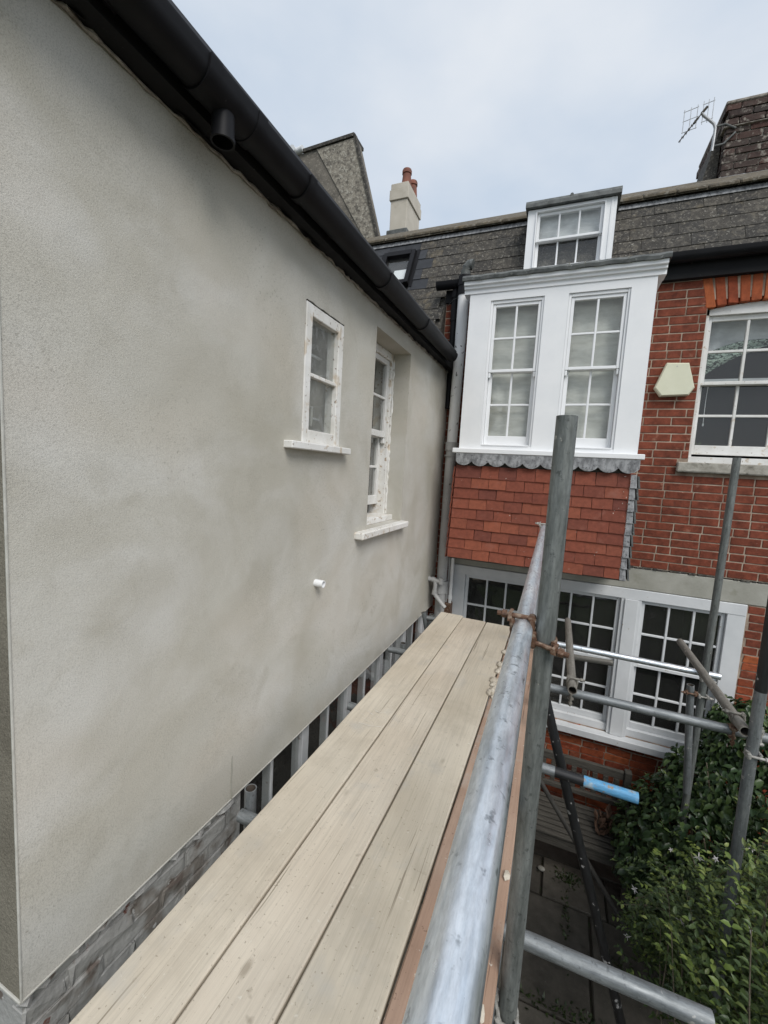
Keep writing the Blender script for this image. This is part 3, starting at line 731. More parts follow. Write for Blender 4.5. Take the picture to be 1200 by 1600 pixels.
def add_brick(xa, xb, z):
    global nbrick
    if xb - xa < 0.03: return
    xc = (xa + xb) / 2
    inside_bay = -1.0 < xc < 0.5 and z > -0.80
    if inside_bay: return
    if (in_view((xc, FY, z)) and nbrick < 300):
        o = inst('brick', random.choice(bmesh_list), house, (xc, FY + 0.0245 + R(-.003, .0015), z + R(-.003, .003)), (xb - xa + .0005, 0.05, 0.066 + R(-.002, .0015)))
        nbrick += 1
    elif -1.3 < xc < 3.2 and not (z < -2.6 and xc < -0.2):
        far_bricks.cbox(xa, xb, FY, FY + 0.05, z - .0325, z + .0325, 0.004)
k0 = int((GZ - LIN[3]) / 0.075) - 1
for k in range(k0, 36):
    z = LIN[3] + 0.002 + 0.075 * k + 0.0375
    if z + 0.033 > ET + 0.01: break
    spans = [(x0 + .004, x1)]
    def cut(a, b):
        global spans
        out = []
        for (p, q) in spans:
            if b <= p or a >= q: out.append((p, q)); continue
            if p < a: out.append((p, a))
            if q > b: out.append((b, q))
        spans = out
    zl, zh = z - .035, z + .035
    if zl < LW[3] and zh > LW[2]: cut(LW[0] - .005, LW[1] + .012)
    if zl < LIN[3] - .002 and zh > LIN[2] + .002: cut(LIN[0], LIN[1])
    if zl < RW[3] - .06 and zh > RW[2] - 0.085:
        if zl < RW[2] - .01: cut(RW[0] - 0.085, RW[1] + 0.085)
        else: cut(RW[0] - .003, RW[1] + .003)
    if zh > RW[3] - .06: cut(RW[0] - .005, RW[1] + .005)
    off = (k % 2) * 0.1125 + R(-.012, .012)
    for (p, q) in spans:
        x = -1.575 + off - (0.03 if p > 0.9 else 0)
        while x < q:
            L_ = 0.225
            if random.random() < 0.07: L_ = 0.1125
            a = max(x, p); b = min(x + L_ - 0.0095, q)
            if b > a: add_brick(a, b, z)
            x += L_
if far_bricks.v: tag(obj('brick', far_bricks, 'brick', house), kind='stuff')
# soldier arch over the right window
nv = 12
for i in range(nv):
    t0 = i / nv; xa = RW[0] - 0.015 + (RW[1] - RW[0] + 0.03) * t0; wv = (RW[1] - RW[0] + 0.03) / nv - 0.009
    rise = 0.045 * (1 - (2 * (t0 + .5 / nv) - 1) ** 2)
    lean = ((t0 + .5 / nv) - .5) * 0.09
    m = MB(); zb_ = RW[3] - 0.055 + rise; m.cbox(xa, xa + wv, FY - 0.003, FY + 0.1, zb_, ET + .006, 0.006)
    for v in m.v:
        v.x += lean * (v.z - zb_) / 0.2 + R(-.003, .003); v.z += R(-.003, .003); v.y += R(-.003, .003)
    obj('brick', m, 'arch_brick', house)
# concrete lintel and slate damp course
m = MB(); m.cbox(LIN[0], LIN[1], FY - 0.006, FY + 0.2, LIN[2], LIN[3] - 0.012, 0.006); obj('lintel', m, 'concrete', house)
m = MB(); xx = LIN[0]
while xx < 2.4:
    l = R(.03, .09); m.cbox(xx, xx + l, FY - R(.002, .014), FY + 0.05, LIN[3] - 0.012 + R(0, .003), LIN[3] + R(.0, .006), 0.001); xx += l + R(.0, .02)
obj('slate_damp_course', m, 'slate', house)

fry = Frame('Y', FY)
# right sash window
a, b, c, d = RW
frr = Frame('Y', FY + 0.045)
m = MB()
for (u0, u1) in ((a + .002, a + 0.03), (b - 0.03, b - .002)): frr.box(m, u0, u1, 0, 0.13, c, d - 0.05)
n = 12; top = []
for i in range(n + 1):
    t0 = i / n; top.append((a + .002 + (b - a - .004) * t0, d - 0.055 + 0.045 * (1 - (2 * t0 - 1) ** 2)))
m.prism([(a + .002, d - 0.10), (b - .002, d - 0.10)] + top[::-1], 'Y', FY + 0.045, FY + 0.16)
frr.box(m, a + .0025, b - .0025, -0.02, 0.13, c, c + 0.055)
rwin = obj('window', m, 'old_white', house); rwin['label'] = 'sash window under a brick arch, open a crack at the bottom'
sash(frr, rwin, a + 0.031, b - 0.031, 0.93, d - 0.101, 0.03, 3, 2, 'old_white', stile=0.03, top=0.045, bot=0.03, bar=0.022)
sash(frr, rwin, a + 0.031, b - 0.031, c + 0.082, 0.955, 0.072, 3, 2, 'old_white', stile=0.03, bot=0.085, top=0.026, bar=0.022)
m = MB(); m.cbox(a - 0.085, b + 0.085, FY - 0.045, FY + 0.05, c - 0.088, c - .002, 0.008)
for v in m.v: v.z += R(-.004, .004); v.y += R(-.004, .004)
obj('stone_sill', m, 'stone', rwin)
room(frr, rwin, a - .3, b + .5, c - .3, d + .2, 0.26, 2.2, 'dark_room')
m = MB(); N = 26; vs = []; fs = []                      # white curtain hitched up to the right
for i in range(N + 1):
    u = i / N
    for j in range(9):
        v = j / 8
        low = 1.10 + 0.30 * u + 0.16 * u * u
        vs.append((a + 0.02 + (b - a) * u, FY + 0.23 + 0.015 * sin(u * 26 + v * 2) + .02 * v, 1.58 + (low - 1.58) * v + 0.01 * sin(u * 11)))
for i in range(N):
    for j in range(8): q = i * 9 + j; fs.append((q, q + 9, q + 10, q + 1))
m.add(vs, fs); obj('curtain', m, 'white_cloth', rwin, smooth=True)
m = MB(); vs = []; fs = []
for i in range(N + 1):
    u = i / N
    for j in range(7):
        v = j / 6; wd = (0.19 * (1 - u) ** 0.7 + 0.02)
        vs.append((a + 0.03 + 0.55 * u, FY + 0.205 + 0.018 * sin(v * 9 + u * 7), 1.005 + 0.30 * u + 0.04 * sin(u * 3) + wd * v))
for i in range(N):
    for j in range(6): q = i * 7 + j; fs.append((q, q + 7, q + 8, q + 1))
m.add(vs, fs); obj('patterned_cloth', m, 'leaf_cloth', rwin, smooth=True)
m = MB(); frr.box(m, a + .03, b - .03, 0.19, 0.205, 0.985, 1.015); obj('shelf_edge', m, 'grey_white', rwin)
m = MB(); m.poly([(a + 0.125, FY + 0.19, 0.98), (a + 0.12, FY + 0.19, 0.8), (a + 0.122, FY + 0.19, 0.60)], 0.0025, 6)
m.tube((a + 0.122, FY + 0.19, 0.575), (a + 0.122, FY + 0.19, 0.60), 0.007, 8); obj('blind_cord', m, 'white', rwin)
m = MB()
for (cx, s) in ((a + 0.11, 0.10), (a + 0.33, 0.055)):
    for k in range(26):
        an = R(0, 2 * pi); l = R(.4, 1) * s; p = Vector((cx, FY + 0.24, c + 0.14))
        q = p + Vector((cos(an) * l * 1.1, R(-.02, .02), abs(sin(an)) * l * .9)); sd = Vector((-sin(an), 0, cos(an))) * .008
        m.add([p, (p + q) / 2 + sd, q, (p + q) / 2 - sd], [(0, 1, 2, 3)])
obj('pot_plant_leaves', m, 'moss', rwin)

# long lower window: three double-hung lights in one frame
a, b, c, d = LW
frlw = Frame('Y', FY - 0.012)
m = MB()
frlw.box(m, a, -0.885, 0, 0.14, c, d - .003); frlw.box(m, 1.50, b, 0, 0.14, c, d - .003)
for (u0, u1) in ((-0.205, -0.03), (0.655, 0.83)):
    frlw.box(m, u0, u1, 0.0, 0.14, c, d - 0.105)
    frlw.box(m, u0 + .03, u1 - .03, -0.016, 0.0, c + .0, d - 0.106)
for (u0, u1) in ((a + .003, b - .003),): frlw.box(m, u0, u1, -0.004, 0.138, d - 0.105, d - .004)
lights = [(-0.885, -0.205), (-0.03, 0.655), (0.83, 1.50)]
for (u0, u1) in lights: frlw.box(m, u0, u1, 0.03, 0.13, c, c + 0.075)
lwin = obj('window', m, 'grey_white', house); lwin['label'] = 'long white timber window of three multi-paned sashes'
for (u0, u1) in lights:
    sash(frlw, lwin, u0 + .002, u1 - .002, -1.79, d - 0.107, 0.03, 3, 2, 'grey_white', stile=0.032, top=0.035, bot=0.032, bar=0.02)
    sash(frlw, lwin, u0 + .002, u1 - .002, c + 0.077, -1.765, 0.072, 3, 2, 'grey_white', stile=0.032, bot=0.06, top=0.03, bar=0.02)
m = MB(); m.cbox(a - 0.05, b + 0.05, FY - 0.088, FY + 0.03, c - 0.075, c - 0.003, 0.006); obj('sill', m, 'grey_white', lwin)
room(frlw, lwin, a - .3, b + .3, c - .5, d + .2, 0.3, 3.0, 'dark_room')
m = MB()                                                 # table and chair silhouettes inside
m.box(-0.1, 0.5, 5.3, 5.7, -2.62, -2.59)
for xx in (0.0, 0.45): m.box(xx, xx + .04, 5.4, 5.44, -3.2, -2.62)
m.box(0.1, 0.14, 5.2, 5.24, -3.0, -2.3); m.box(0.4, 0.44, 5.2, 5.24, -3.0, -2.3)
for k in range(4): m.box(0.14, 0.40, 5.205, 5.225, -2.36 - k * .09, -2.32 - k * .09)
obj('chair_and_table', m, 'dark_wood', lwin)

# ---------------------------------------------------------------- bay
BX0, BX1 = -0.955, 0.578
openings = [(-0.756, -0.283), (-0.082, 0.395)]
oz0, oz1 = 0.285, 1.627
m = MB()
m.box(BX0, openings[0][0], BY, BY + 0.1, 0.25, 1.72); m.box(openings[0][1], openings[1][0], BY, BY + 0.1, 0.25, 1.72); m.box(openings[1][1], BX1, BY, BY + 0.1, 0.25, 1.72)
for (u0, u1) in openings: m.box(u0, u1, BY, BY + 0.1, oz1, 1.72); m.box(u0, u1, BY + .002, BY + 0.1, 0.25, oz0)
m.box(BX0, BX0 + 0.06, BY + 0.1, FY + .02, 0.25, 1.72); m.box(BX1 - 0.06, BX1, BY + 0.1, FY + .02, 0.25, 1.72)
bay = obj('bay_window', m, 'white', house); bay['label'] = 'white painted box bay with two sash windows over hung tiles'
frb = Frame('Y', BY)
for (u0, u1) in openings:
    m = MB()
    for (p, q) in ((u0, u0 + 0.022), (u1 - 0.022, u1)): frb.box(m, p + .0005, q - .0005, 0.012, 0.1, oz0, oz1 - .001)
    frb.box(m, u0 + 0.022, u1 - 0.022, 0.013, 0.099, oz1 - 0.03, oz1 - .001)
    frb.box(m, u0 + 0.022, u1 - 0.022, -0.006, 0.099, oz0, oz0 + 0.012)
    obj('window_frame', m, 'white', bay)
    sash(frb, bay, u0 + 0.023, u1 - 0.023, 0.975, oz1 - 0.031, 0.024, 2, 2, 'white', stile=0.026, top=0.028, bot=0.026, bar=0.018, horns=True)
    sash(frb, bay, u0 + 0.023, u1 - 0.023, oz0 + 0.013, 0.997, 0.064, 2, 2, 'white', stile=0.034, top=0.024, bot=0.085, bar=0.018)
    N = 18; vs = []; fs = []; M_ = 60                    # loosely hung blind
    ph = R(0, 6)
    for i in range(N + 1):
        for j in range(M_ + 1):
            u = i / N; v = j / M_; z = 0.27 + 1.36 * v
            fold = 0.016 * (1 - abs(((v * 7.0) % 1.0) * 2 - 1)) ** 2.0 + 0.012 * sin(u * 5 + ph + v * 9) * (1 - v)
            vs.append((u0 + 0.0 + (u1 - u0) * u, BY + 0.155 - fold + 0.006 * sin(u * 14 + v * 3), z))
    for i in range(N):
        for j in range(M_): q = i * (M_ + 1) + j; fs.append((q, q + M_ + 1, q + M_ + 2, q + 1))
    m = MB(); m.add(vs, fs); obj('blind', m, 'curtain', bay, smooth=True)
room(frb, bay, BX0 + .08, BX1 - .08, 0.2, 1.7, 0.2, 1.6, 'mid_room')
m = MB(); m.cbox(BX0 - 0.052, BX1 + 0.05, BY - 0.055, BY + 0.08, 0.205, 0.25, 0.005); obj('sill', m, 'white', bay)
prof = [(0.0, 1.697), (-0.010, 1.699), (-0.010, 1.735), (-0.030, 1.741), (-0.031, 1.762), (-0.052, 1.768), (-0.055, 1.80), (0.12, 1.80), (0.12, 1.70)]
m = MB(); m.prism([(BY + p, q) for p, q in prof], 'X', BX0 - 0.055, BX1 + 0.055)
m.box(BX0 - 0.05, BX0 - 0.0015, BY + 0.121, FY, 1.702, 1.798); m.box(BX1 + .0015, BX1 + 0.05, BY + 0.121, FY, 1.702, 1.798)
obj('cornice', m, 'white', bay)
m = MB()
vs = []; nseg = 40
for i in range(nseg + 1):                                # lead capping with a dressed, slightly wavy edge
    x = BX0 - 0.07 + (BX1 - BX0 + 0.14) * i / nseg; w = 0.004 * sin(i * 1.3) + R(-.002, .002)
    vs += [(x, BY - 0.072, 1.799 + w), (x, BY - 0.078, 1.825 + w), (x, BY - 0.06, 1.848 + w * .5), (x, FY + 0.12, 1.89), (x, FY + .12, 1.801), (x, BY - 0.07, 1.801)]
fs = []
for i in range(nseg):
    for k in range(6): fs.append((i * 6 + k, i * 6 + (k + 1) % 6, (i + 1) * 6 + (k + 1) % 6, (i + 1) * 6 + k))
fs += [tuple(range(6)), tuple(range(nseg * 6, nseg * 6 + 6))]
m.add(vs, fs); obj('lead_roof', m, 'lead', bay, smooth=True)
m = MB()
for xx in (-0.72, -0.42, -0.1, 0.02, 0.34): m.tube((xx, BY - 0.098, 1.825), (xx, BY - 0.09, 1.83), 0.007, 8)
obj('lead_nail', m, 'bead', bay)
# tile-hung apron
TZ0 = -0.835; NR = 10
m = MB(); m.box(BX0 - .0, 0.535, BY + 0.004, FY, TZ0 + 0.02, 0.205); obj('apron_core', m, 'dark_wood', bay)
tiles = []
for k in range(5):
    b = MB(); b.cbox(-.5, .5, -.5, .5, 0, 1, 0.01)
    for v in b.v:
        v.x += R(-.008, .008); v.z += R(-.008, .008)
        v.y += -0.15 * (v.x * 2) ** 2 * 0
    tiles.append(mesh_of('tile', b, 'tile'))
def tile_at(xa, xb, zb, yout, zh=0.118):
    q = Matrix.Rotation(radians(-6.5 + R(-1.8, 1.8)), 4, 'X').to_quaternion() @ Matrix.Rotation(radians(R(-1.0, 1.0)), 4, 'Y').to_quaternion()
    inst('tile', random.choice(tiles), bay, ((xa + xb) / 2, yout + R(-.002, .002), zb + R(-.003, .003)), (xb - xa - 0.0035, 0.013, zh), q)
for r_ in range(9):
    zb_ = TZ0 + 0.1 * r_
    x = BX0 - 0.008 - 0.03 * (1 - r_ / 9.0) * 0.8
    first = 0.2475 if r_ % 2 == 0 else 0.165
    xe = 0.545
    w = first
    while x < xe - 0.02:
        xb = min(x + w, xe)
        if xe - xb < 0.06: xb = xe
        tile_at(x, xb, zb_, BY - 0.022 - 0.010 * (1 - r_ / 9.0)); x = xb; w = 0.1655 + R(-.003, .003)
    # the side tiles and lead soakers that show past both edges
    q = Matrix.Rotation(radians(6), 4, 'Y').to_quaternion()
    for yy in (BY + 0.07, BY + 0.235, BY + 0.4):
        inst('tile', random.choice(tiles), bay, (BX0 - 0.034 - .02 * (1 - r_ / 9.0), yy, zb_ - 0.01), (0.013, 0.16, 0.118), q)
    m = MB(); m.cbox(0.547, 0.592 - R(0, .006), BY - 0.03, BY - 0.024, zb_ - 0.004, zb_ + 0.112, 0.002)
    for v in m.v:
        v.y -= 0.012 * (1 - (v.z - zb_) / 0.11); v.x += (0.008 if v.z < zb_ + .03 and v.x > .57 else 0) + R(-.002, .002)
    obj('lead_soaker', m, 'pale_lead', bay)
    m = MB(); m.cbox(0.595, 0.612, BY - 0.02, BY + 0.14, zb_ - .004, zb_ + 0.1, 0.003)
    for v in m.v: v.x += 0.014 * (1 - (v.z - zb_) / 0.1)
    obj('lead_soaker', m, 'lead', bay)
m = MB(); pts = [(BX0 - 0.012, 0.203), (0.60, 0.203)]
ns = 10; wsc = (0.60 - (BX0 - 0.012)) / ns; low = []
for i in range(ns):
    xr = 0.60 - i * wsc
    for k in range(9):
        t0 = k / 8; low.append((xr - wsc * t0, 0.126 - 0.042 * sin(pi * t0) ** 0.7 * (1 + .06 * sin(i * 2.7)) + (0.0)))
m.prism(pts + low, 'Y', BY - 0.046, BY - 0.041)
for v in m.v: v.y += -0.012 * max(0, (0.16 - v.z) / 0.1) + 0.003 * sin(v.x * 40)
obj('lead_apron', m, 'pale_lead', bay)
m = MB(); m.box(BX0 - 0.02, 0.59, BY - 0.02, FY, TZ0 - 0.012, TZ0 + 0.016); obj('soffit_board', m, 'dark_wood', bay)

# ---------------------------------------------------------------- eaves and mansard roof
m = MB(); m.box(0.655, 3.2, FY - 0.055, FY + 0.06, 1.832, 2.0); m.box(-1.33, -1.03, FY - 0.03, FY + 0.06, 1.83, 1.96); m.box(-1.02, 0.60, FY + .0, FY + .06, 1.9, 1.95)
obj('fascia', m, 'black_paint', house)
m = MB(); gutter_profile(m, 0.66, 3.2, 0.055)
# turn the gutter section to run along X
for v in m.v:
    px, py, pz = v.x, v.y, v.z
    v.x, v.y, v.z = py, FY - 0.112 - (px - GX), pz - GZ1 + 2.0
hg = obj('gutter', m, 'black_plastic', house, smooth=True)
m = MB(); gutter_profile(m, -1.42, -1.06, 0.055)
for v in m.v:
    px, py, pz = v.x, v.y, v.z
    v.x, v.y, v.z = py, FY - 0.09 - (px - GX), pz - GZ1 + 2.0
hg2 = obj('gutter', m, 'black_plastic', house, smooth=True)
def man_y(z): return 4.72 + 0.475 * (z - 2.02)
slope = Vector((0, 0.475, 1)).normalized()
XL, XR = -4.2, 3.4
m = MB(); m.prism([(man_y(0.9) + .03, 0.9), (man_y(2.83) + .03, 2.83), (man_y(2.83) + .35, 2.83), (man_y(0.9) + .35, 0.9)], 'X', XL, -1.335)
m.prism([(man_y(2.0) + .03, 2.0), (man_y(2.83) + .03, 2.83), (man_y(2.83) + .35, 2.83), (man_y(2.0) + .35, 2.0)], 'X', -1.335, XR)
roof = obj('roof', m, 'slate', house)
slm = []; slm_new = []
for k in range(6):
    b = MB(); b.cbox(-.5, .5, -.5, .5, 0, 1, 0.012)
    for v in b.v: v.x += R(-.006, .006); v.z += R(-.012, .012)
    slm.append(mesh_of('slate', b, 'slate'))
    slm_new.append(mesh_of('slate', b, 'new_slate'))
tilt = Matrix.Rotation(-math.atan(0.475) + radians(-2.2), 4, 'X').to_quaternion()
rows = [2.622 - 0.1405 * k for k in range(0, 13)]
rows = [2.76] + rows
DORM = (-0.556, 0.25)
spec_n = 0
SKY = (-2.23, -1.83, 2.13, 2.585)
far_sl = MB()
for r_, zt in enumerate(rows):
    zb_ = zt - 0.1405 if r_ else 2.622
    x = XL + (r_ % 2) * 0.1
    while x < XR:
        w = 0.2
        xa, xb = x, x + w; xc = (xa + xb) / 2
        x += w
        if zb_ < 1.98 and xc > -1.36: continue
        if zb_ < 1.98 and xb > -1.345: xb = -1.345
        if zb_ > 1.95:
            if xa < DORM[0] < xb: xb = DORM[0] - .002
            elif xa < DORM[1] < xb: xa = DORM[1] + .002
            elif DORM[0] <= xa and xb <= DORM[1]: continue
        if SKY[2] - .16 < zb_ < SKY[3]:
            if xa < SKY[0] < xb: xb = SKY[0]
            elif xa < SKY[1] < xb: xa = SKY[1]
            elif SKY[0] <= xa and xb <= SKY[1]: continue
        if xb - xa < .015: continue
        xc = (xa + xb) / 2
        new = (xb < -1.52 + 0.12 * ((r_ * 7) % 3 - 1) and zb_ > 1.95) or (r_ == 2 and .40 < xc < .5)
        h = 0.152 / 1.0
        p = (xc, man_y(zb_) - 0.004 + R(-.002, .001), zb_ + R(-.002, .002))
        if in_view(p, 60) and spec_n < 290:
            inst('slate', random.choice(slm_new if new else slm), roof, p, (xb - xa - .0025, 0.009, 0.17 + R(-.002, .002)), tilt); spec_n += 1
m = MB(); m.box(XL, DORM[0] - .01, man_y(2.755) - .020, man_y(2.755) + .02, 2.735, 2.79); m.box(DORM[1] + .02, XR, man_y(2.755) - .020, man_y(2.755) + .02, 2.735, 2.79)
for v in m.v: v.y += (v.z - 2.755) * .475
obj('lead_flashing', m, 'pale_lead', roof)
# mossy upper slope with its overhanging eaves course
m = MB(); m.prism([(5.03, 2.79), (5.03, 2.825), (5.92, 3.385), (9.5, 1.9), (9.4, 1.85), (5.92, 3.345)], 'X', XL, XR); obj('upper_roof', m, 'moss_tile', roof)
m = MB(); xx = XL
while xx < XR:
    l = R(.24, .3); dz = R(-.004, .006)
    m.cbox(xx, xx + l - .006, 5.015 + R(-.008, .006), 5.2, 2.80 + dz, 2.838 + dz, 0.01)
    xx += l
for v in m.v: v.z += (v.y - 5.03) * 0.62
tag(obj('eaves_tiles', m, 'moss_tile', roof), kind='stuff')
# roof window
m = MB()
def on_slope(u, s, h):   # u along X, s height z, h out of the slope
    nrm = Vector((0, -1, 0.475)).normalized(); p = Vector((u, man_y(s), s)) + nrm * h
    return p
def slope_box(mb, u0, u1, s0, s1, h0, h1):
    mb.add([on_slope(u0, s0, h0), on_slope(u1, s0, h0), on_slope(u1, s1, h0), on_slope(u0, s1, h0), on_slope(u0, s0, h1), on_slope(u1, s0, h1), on_slope(u1, s1, h1), on_slope(u0, s1, h1)],
           [(0, 3, 2, 1), (4, 5, 6, 7), (0, 1, 5, 4), (1, 2, 6, 5), (2, 3, 7, 6), (3, 0, 4, 7)])
a, b, c, d = SKY
slope_box(m, a, a + .05, c, d, -.03, .06); slope_box(m, b - .05, b, c, d, -.03, .06); slope_box(m, a + .05, b - .05, d - .06, d, -.03, .065); slope_box(m, a + .05, b - .05, c, c + .05, -.03, .05)
slope_box(m, a - .05, a - .001, c - .03, d + .04, -.01, .012); slope_box(m, b + .001, b + .04, c - .03, d + .04, -.01, .012)
sk = obj('roof_window', m, 'black_plastic', roof)
# dormer
frd = Frame('Y', 4.73)
a, b = DORM; DZ0, DZ1 = 2.085, 2.70
m = MB()
u0, u1, z0, z1 = a + 0.09, b - 0.105, 2.135, 2.668
frd.pbox(m, a, u0, 0, .09, DZ0, DZ1); frd.pbox(m, u1, b, 0, .09, DZ0, DZ1); frd.pbox(m, u0, u1, 0, .09, z1, DZ1); frd.pbox(m, u0, u1, -.008, .09, DZ0, z0)
m.box(a, a + .05, 4.82, 5.4, DZ0, DZ1); m.box(b - .05, b, 4.82, 5.4, DZ0, DZ1)
dorm = obj('dormer', m, 'white', house); dorm['label'] = 'small white dormer with a six-pane sash window'
m = MB(); frd.box(m, u0 - .012, u0, -.012, -.0005, z0, z1 + .012, .002); frd.box(m, u1, u1 + .012, -.012, -.0005, z0, z1 + .012, .002); frd.box(m, u0, u1, -.012, -.0005, z1, z1 + .012, .002)
frd.box(m, b - .05, b - .03, -.006, -.0005, DZ0, DZ1, .001)
obj('beading', m, 'white', dorm)
sash(frd, dorm, u0 + .001, u1 - .001, 2.395, z1 - .001, 0.02, 3, 1, 'white', stile=0.028, top=0.028, bot=0.024, bar=0.016)
sash(frd, dorm, u0 + .001, u1 - .001, z0 + .001, 2.42, 0.055, 3, 1, 'white', stile=0.03, top=0.022, bot=0.03, bar=0.016)
m = MB(); vs = []; fs = []; N = 16
for i in range(N + 1):
    for j in range(9):
        vs.append((u0 + (u1 - u0) * i / N, 4.83 + .008 * sin(i * .9 + j * .4), 2.408 + .26 * j / 8))
for i in range(N):
    for j in range(8): q = i * 9 + j; fs.append((q, q + 9, q + 10, q + 1))
m.add(vs, fs); obj('blind', m, 'white_cloth', dorm, smooth=True)
room(frd, dorm, a + .06, b - .06, DZ0, DZ1, .12, .6, 'dark_room')
m = MB(); m.prism([(4.685, 2.702), (4.685, 2.735), (4.70, 2.765), (5.45, 2.80), (5.45, 2.702)], 'X', a - .025, b + .03)
for v in m.v: v.z += 0.006 * sin(v.x * 9)
m.tube((a - .02 + .42, 4.69, 2.765), (a - .02 + .42, 5.3, 2.80), 0.016, 10)
obj('lead_roof', m, 'lead', dorm)
# panes of the roof window
m = MB(); slope_box(m, SKY[0] + .045, SKY[1] - .045, SKY[2] + .045, SKY[3] - .055, .012, .016); obj('roof_pane', m, 'glass', sk)
m = MB(); slope_box(m, SKY[0] + .045, SKY[1] - .045, SKY[2] + .045, SKY[3] - .055, -.024, -.02); obj('painted_dark_interior', m, 'dark_room', sk)  # near-black sheet: the unlit interior behind the pane, painted as colour
m = MB(); slope_box(m, SKY[0] + .17, SKY[1] - .052, SKY[2] + .052, SKY[2] + .23, -.012, .006); obj('white_lining', m, 'white', sk)

# ================================================================== chimneys and gable behind
ch = thing('rendered_chimney', 'cream rendered chimney stack with two red pots behind the slate roof', 'chimney', (-2.65, 6.6, 2.9))
m = MB(); m.cbox(-2.815, -2.545, 6.36, 6.95, 2.7, 4.12, 0.006); m.cbox(-2.835, -2.525, 6.34, 6.97, 4.12, 4.27, 0.006); m.cbox(-2.82, -2.54, 6.35, 6.96, 4.27, 4.36, 0.006)
obj('stack', m, 'chim_render', ch)
m = MB(); m.cbox(-2.85, -2.51, 6.32, 7.0, 3.42, 3.68, 0.01); obj('lead_flashing', m, 'lead', ch)
for (yy, h) in ((6.5, 0.26), (6.78, 0.26)):
    m = MB(); q = [(-2.63, yy, 4.355), (-2.63, yy, 4.36 + h * .75), (-2.63, yy, 4.36 + h * .76), (-2.63, yy, 4.36 + h * .9), (-2.63, yy, 4.36 + h)]
    m.poly(q, [0.082, 0.062, 0.075, 0.075, 0.066], 16); obj('chimney_pot', m, 'terracotta', ch, smooth=True)

bc = thing('brick_chimney', 'weathered dark brick chimney stack at the right carrying the aerial', 'chimney', (1.6, 6.4, 2.9))
CX0, CX1, CY = 1.315, 1.80, 6.0
m = MB(); m.box(CX0 + .008, CX1, CY + .008, CY + 1.0, 2.9, 4.14); obj('stack', m, 'old_mortar', bc)
cbm = []
for k in range(5):
    b = MB(); b.cbox(-.5, .5, -.5, .5, -.5, .5, 0.08)
    for v in b.v: v.x += R(-.04, .04); v.y += R(-.05, .05); v.z += R(-.08, .08)
    cbm.append(mesh_of('brick', b, 'old_brick'))
for k in range(10):
    z = 3.42 + k * 0.075; x = CX0 - (k % 2) * 0.11
    out = 0.02 if k >= 7 else (0.012 if k == 0 else 0)
    while x < CX1 + .01:
        xa = max(x, CX0 - out); xb = min(x + .215, CX1 + out)
        if xb - xa > .03: inst('brick', random.choice(cbm), bc, ((xa + xb) / 2, CY + .03 - out + R(-.006, .004), z + .0375), (xb - xa, .07, .066))
        x += .225
    y = CY - (k % 2) * .11 + 0.12
    while y < CY + .95:
        inst('brick', random.choice(cbm), bc, (CX0 + .03 - out + R(-.004, .004), y + .1, z + .0375), (.07, .215, .066)); y += .225
m = MB(); m.cbox(CX0 - .03, CX1 + .03, CY - .03, CY + 1.0, 4.165, 4.20, .008); m.cbox(CX0 - .03, CX1 + .03, CY - .028, CY + 1.0, 3.93, 3.942, .004); obj('capping', m, 'old_mortar', bc)
m = MB(); m.cbox(CX0 - .02, CX1 + .02, CY - .02, CY + 1.0, 3.2, 3.43, .01); obj('lead_flashing', m, 'pale_lead', bc)
m = MB(); m.prism([(CX0 - .012, 4.13), (CX0 - .16, 3.4), (CX0 - .012, 3.4)], 'Y', CY + 0.1, CY + 0.9); obj('slate_hanging', m, 'slate', bc)

an = thing('tv_aerial', 'television aerial with wire grid reflector on a bent mast by the chimney', 'aerial', (1.2, 5.9, 3.7))
m = MB(); m.poly([(1.20, 5.96, 3.70), (1.205, 5.96, 3.86), (1.205, 5.96, 3.94), (1.185, 5.95, 3.98), (1.13, 5.94, 4.03), (1.075, 5.93, 4.075), (1.055, 5.92, 4.10)], 0.014, 10); obj('mast', m, 'aerial', an, smooth=True)
m = MB()
for z in (3.95, 3.75): m.tube((1.19, 5.96, z), (1.30, 5.97, z + .012), .010, 8); m.tube((1.30, 5.97, z + .012), (1.40, 5.985, z + (-.04 if z > 3.8 else .12)), .010, 8)
obj('wall_bracket', m, 'lead', an)
m = MB(); m.tube((1.09, 5.92, 4.14), (0.865, 5.90, 3.83), 0.006, 8); m.tube((1.10, 5.92, 4.15), (1.06, 5.92, 4.10), .014, 8); m.tube((1.02, 5.915, 4.045), (.99, 5.913, 4.0), .012, 8)
for k in range(7): 
    p = Vector((1.04 - k * .026, 5.912 - k * .002, 4.07 - k * .036)); m.tube(p + Vector((-.0, -.05, .0)), p + Vector((0, .05, 0)), .0025, 6)
obj('boom', m, 'dark_wood', an)
m = MB()
def gp(u, w): return Vector((1.045 + u * 0.155, 5.93 + u * 0.02, 4.085 + w * 0.115 + u * 0.045))
for u in (-1, -.6, -.2): m.tube(gp(u, -1.05), gp(u, 1.05), .0035, 6)
for u in (.15, .45, .75): m.tube(gp(u, -.9), gp(u, 1.15), .0035, 6)
for w in (-1, 0, .85): m.tube(gp(-1.05, w), gp(-.15, w), .0035, 6)
for w in (-.7, 0.85): m.tube(gp(.1, w), gp(.8, w), .0035, 6)
obj('reflector_grid', m, 'aerial', an)

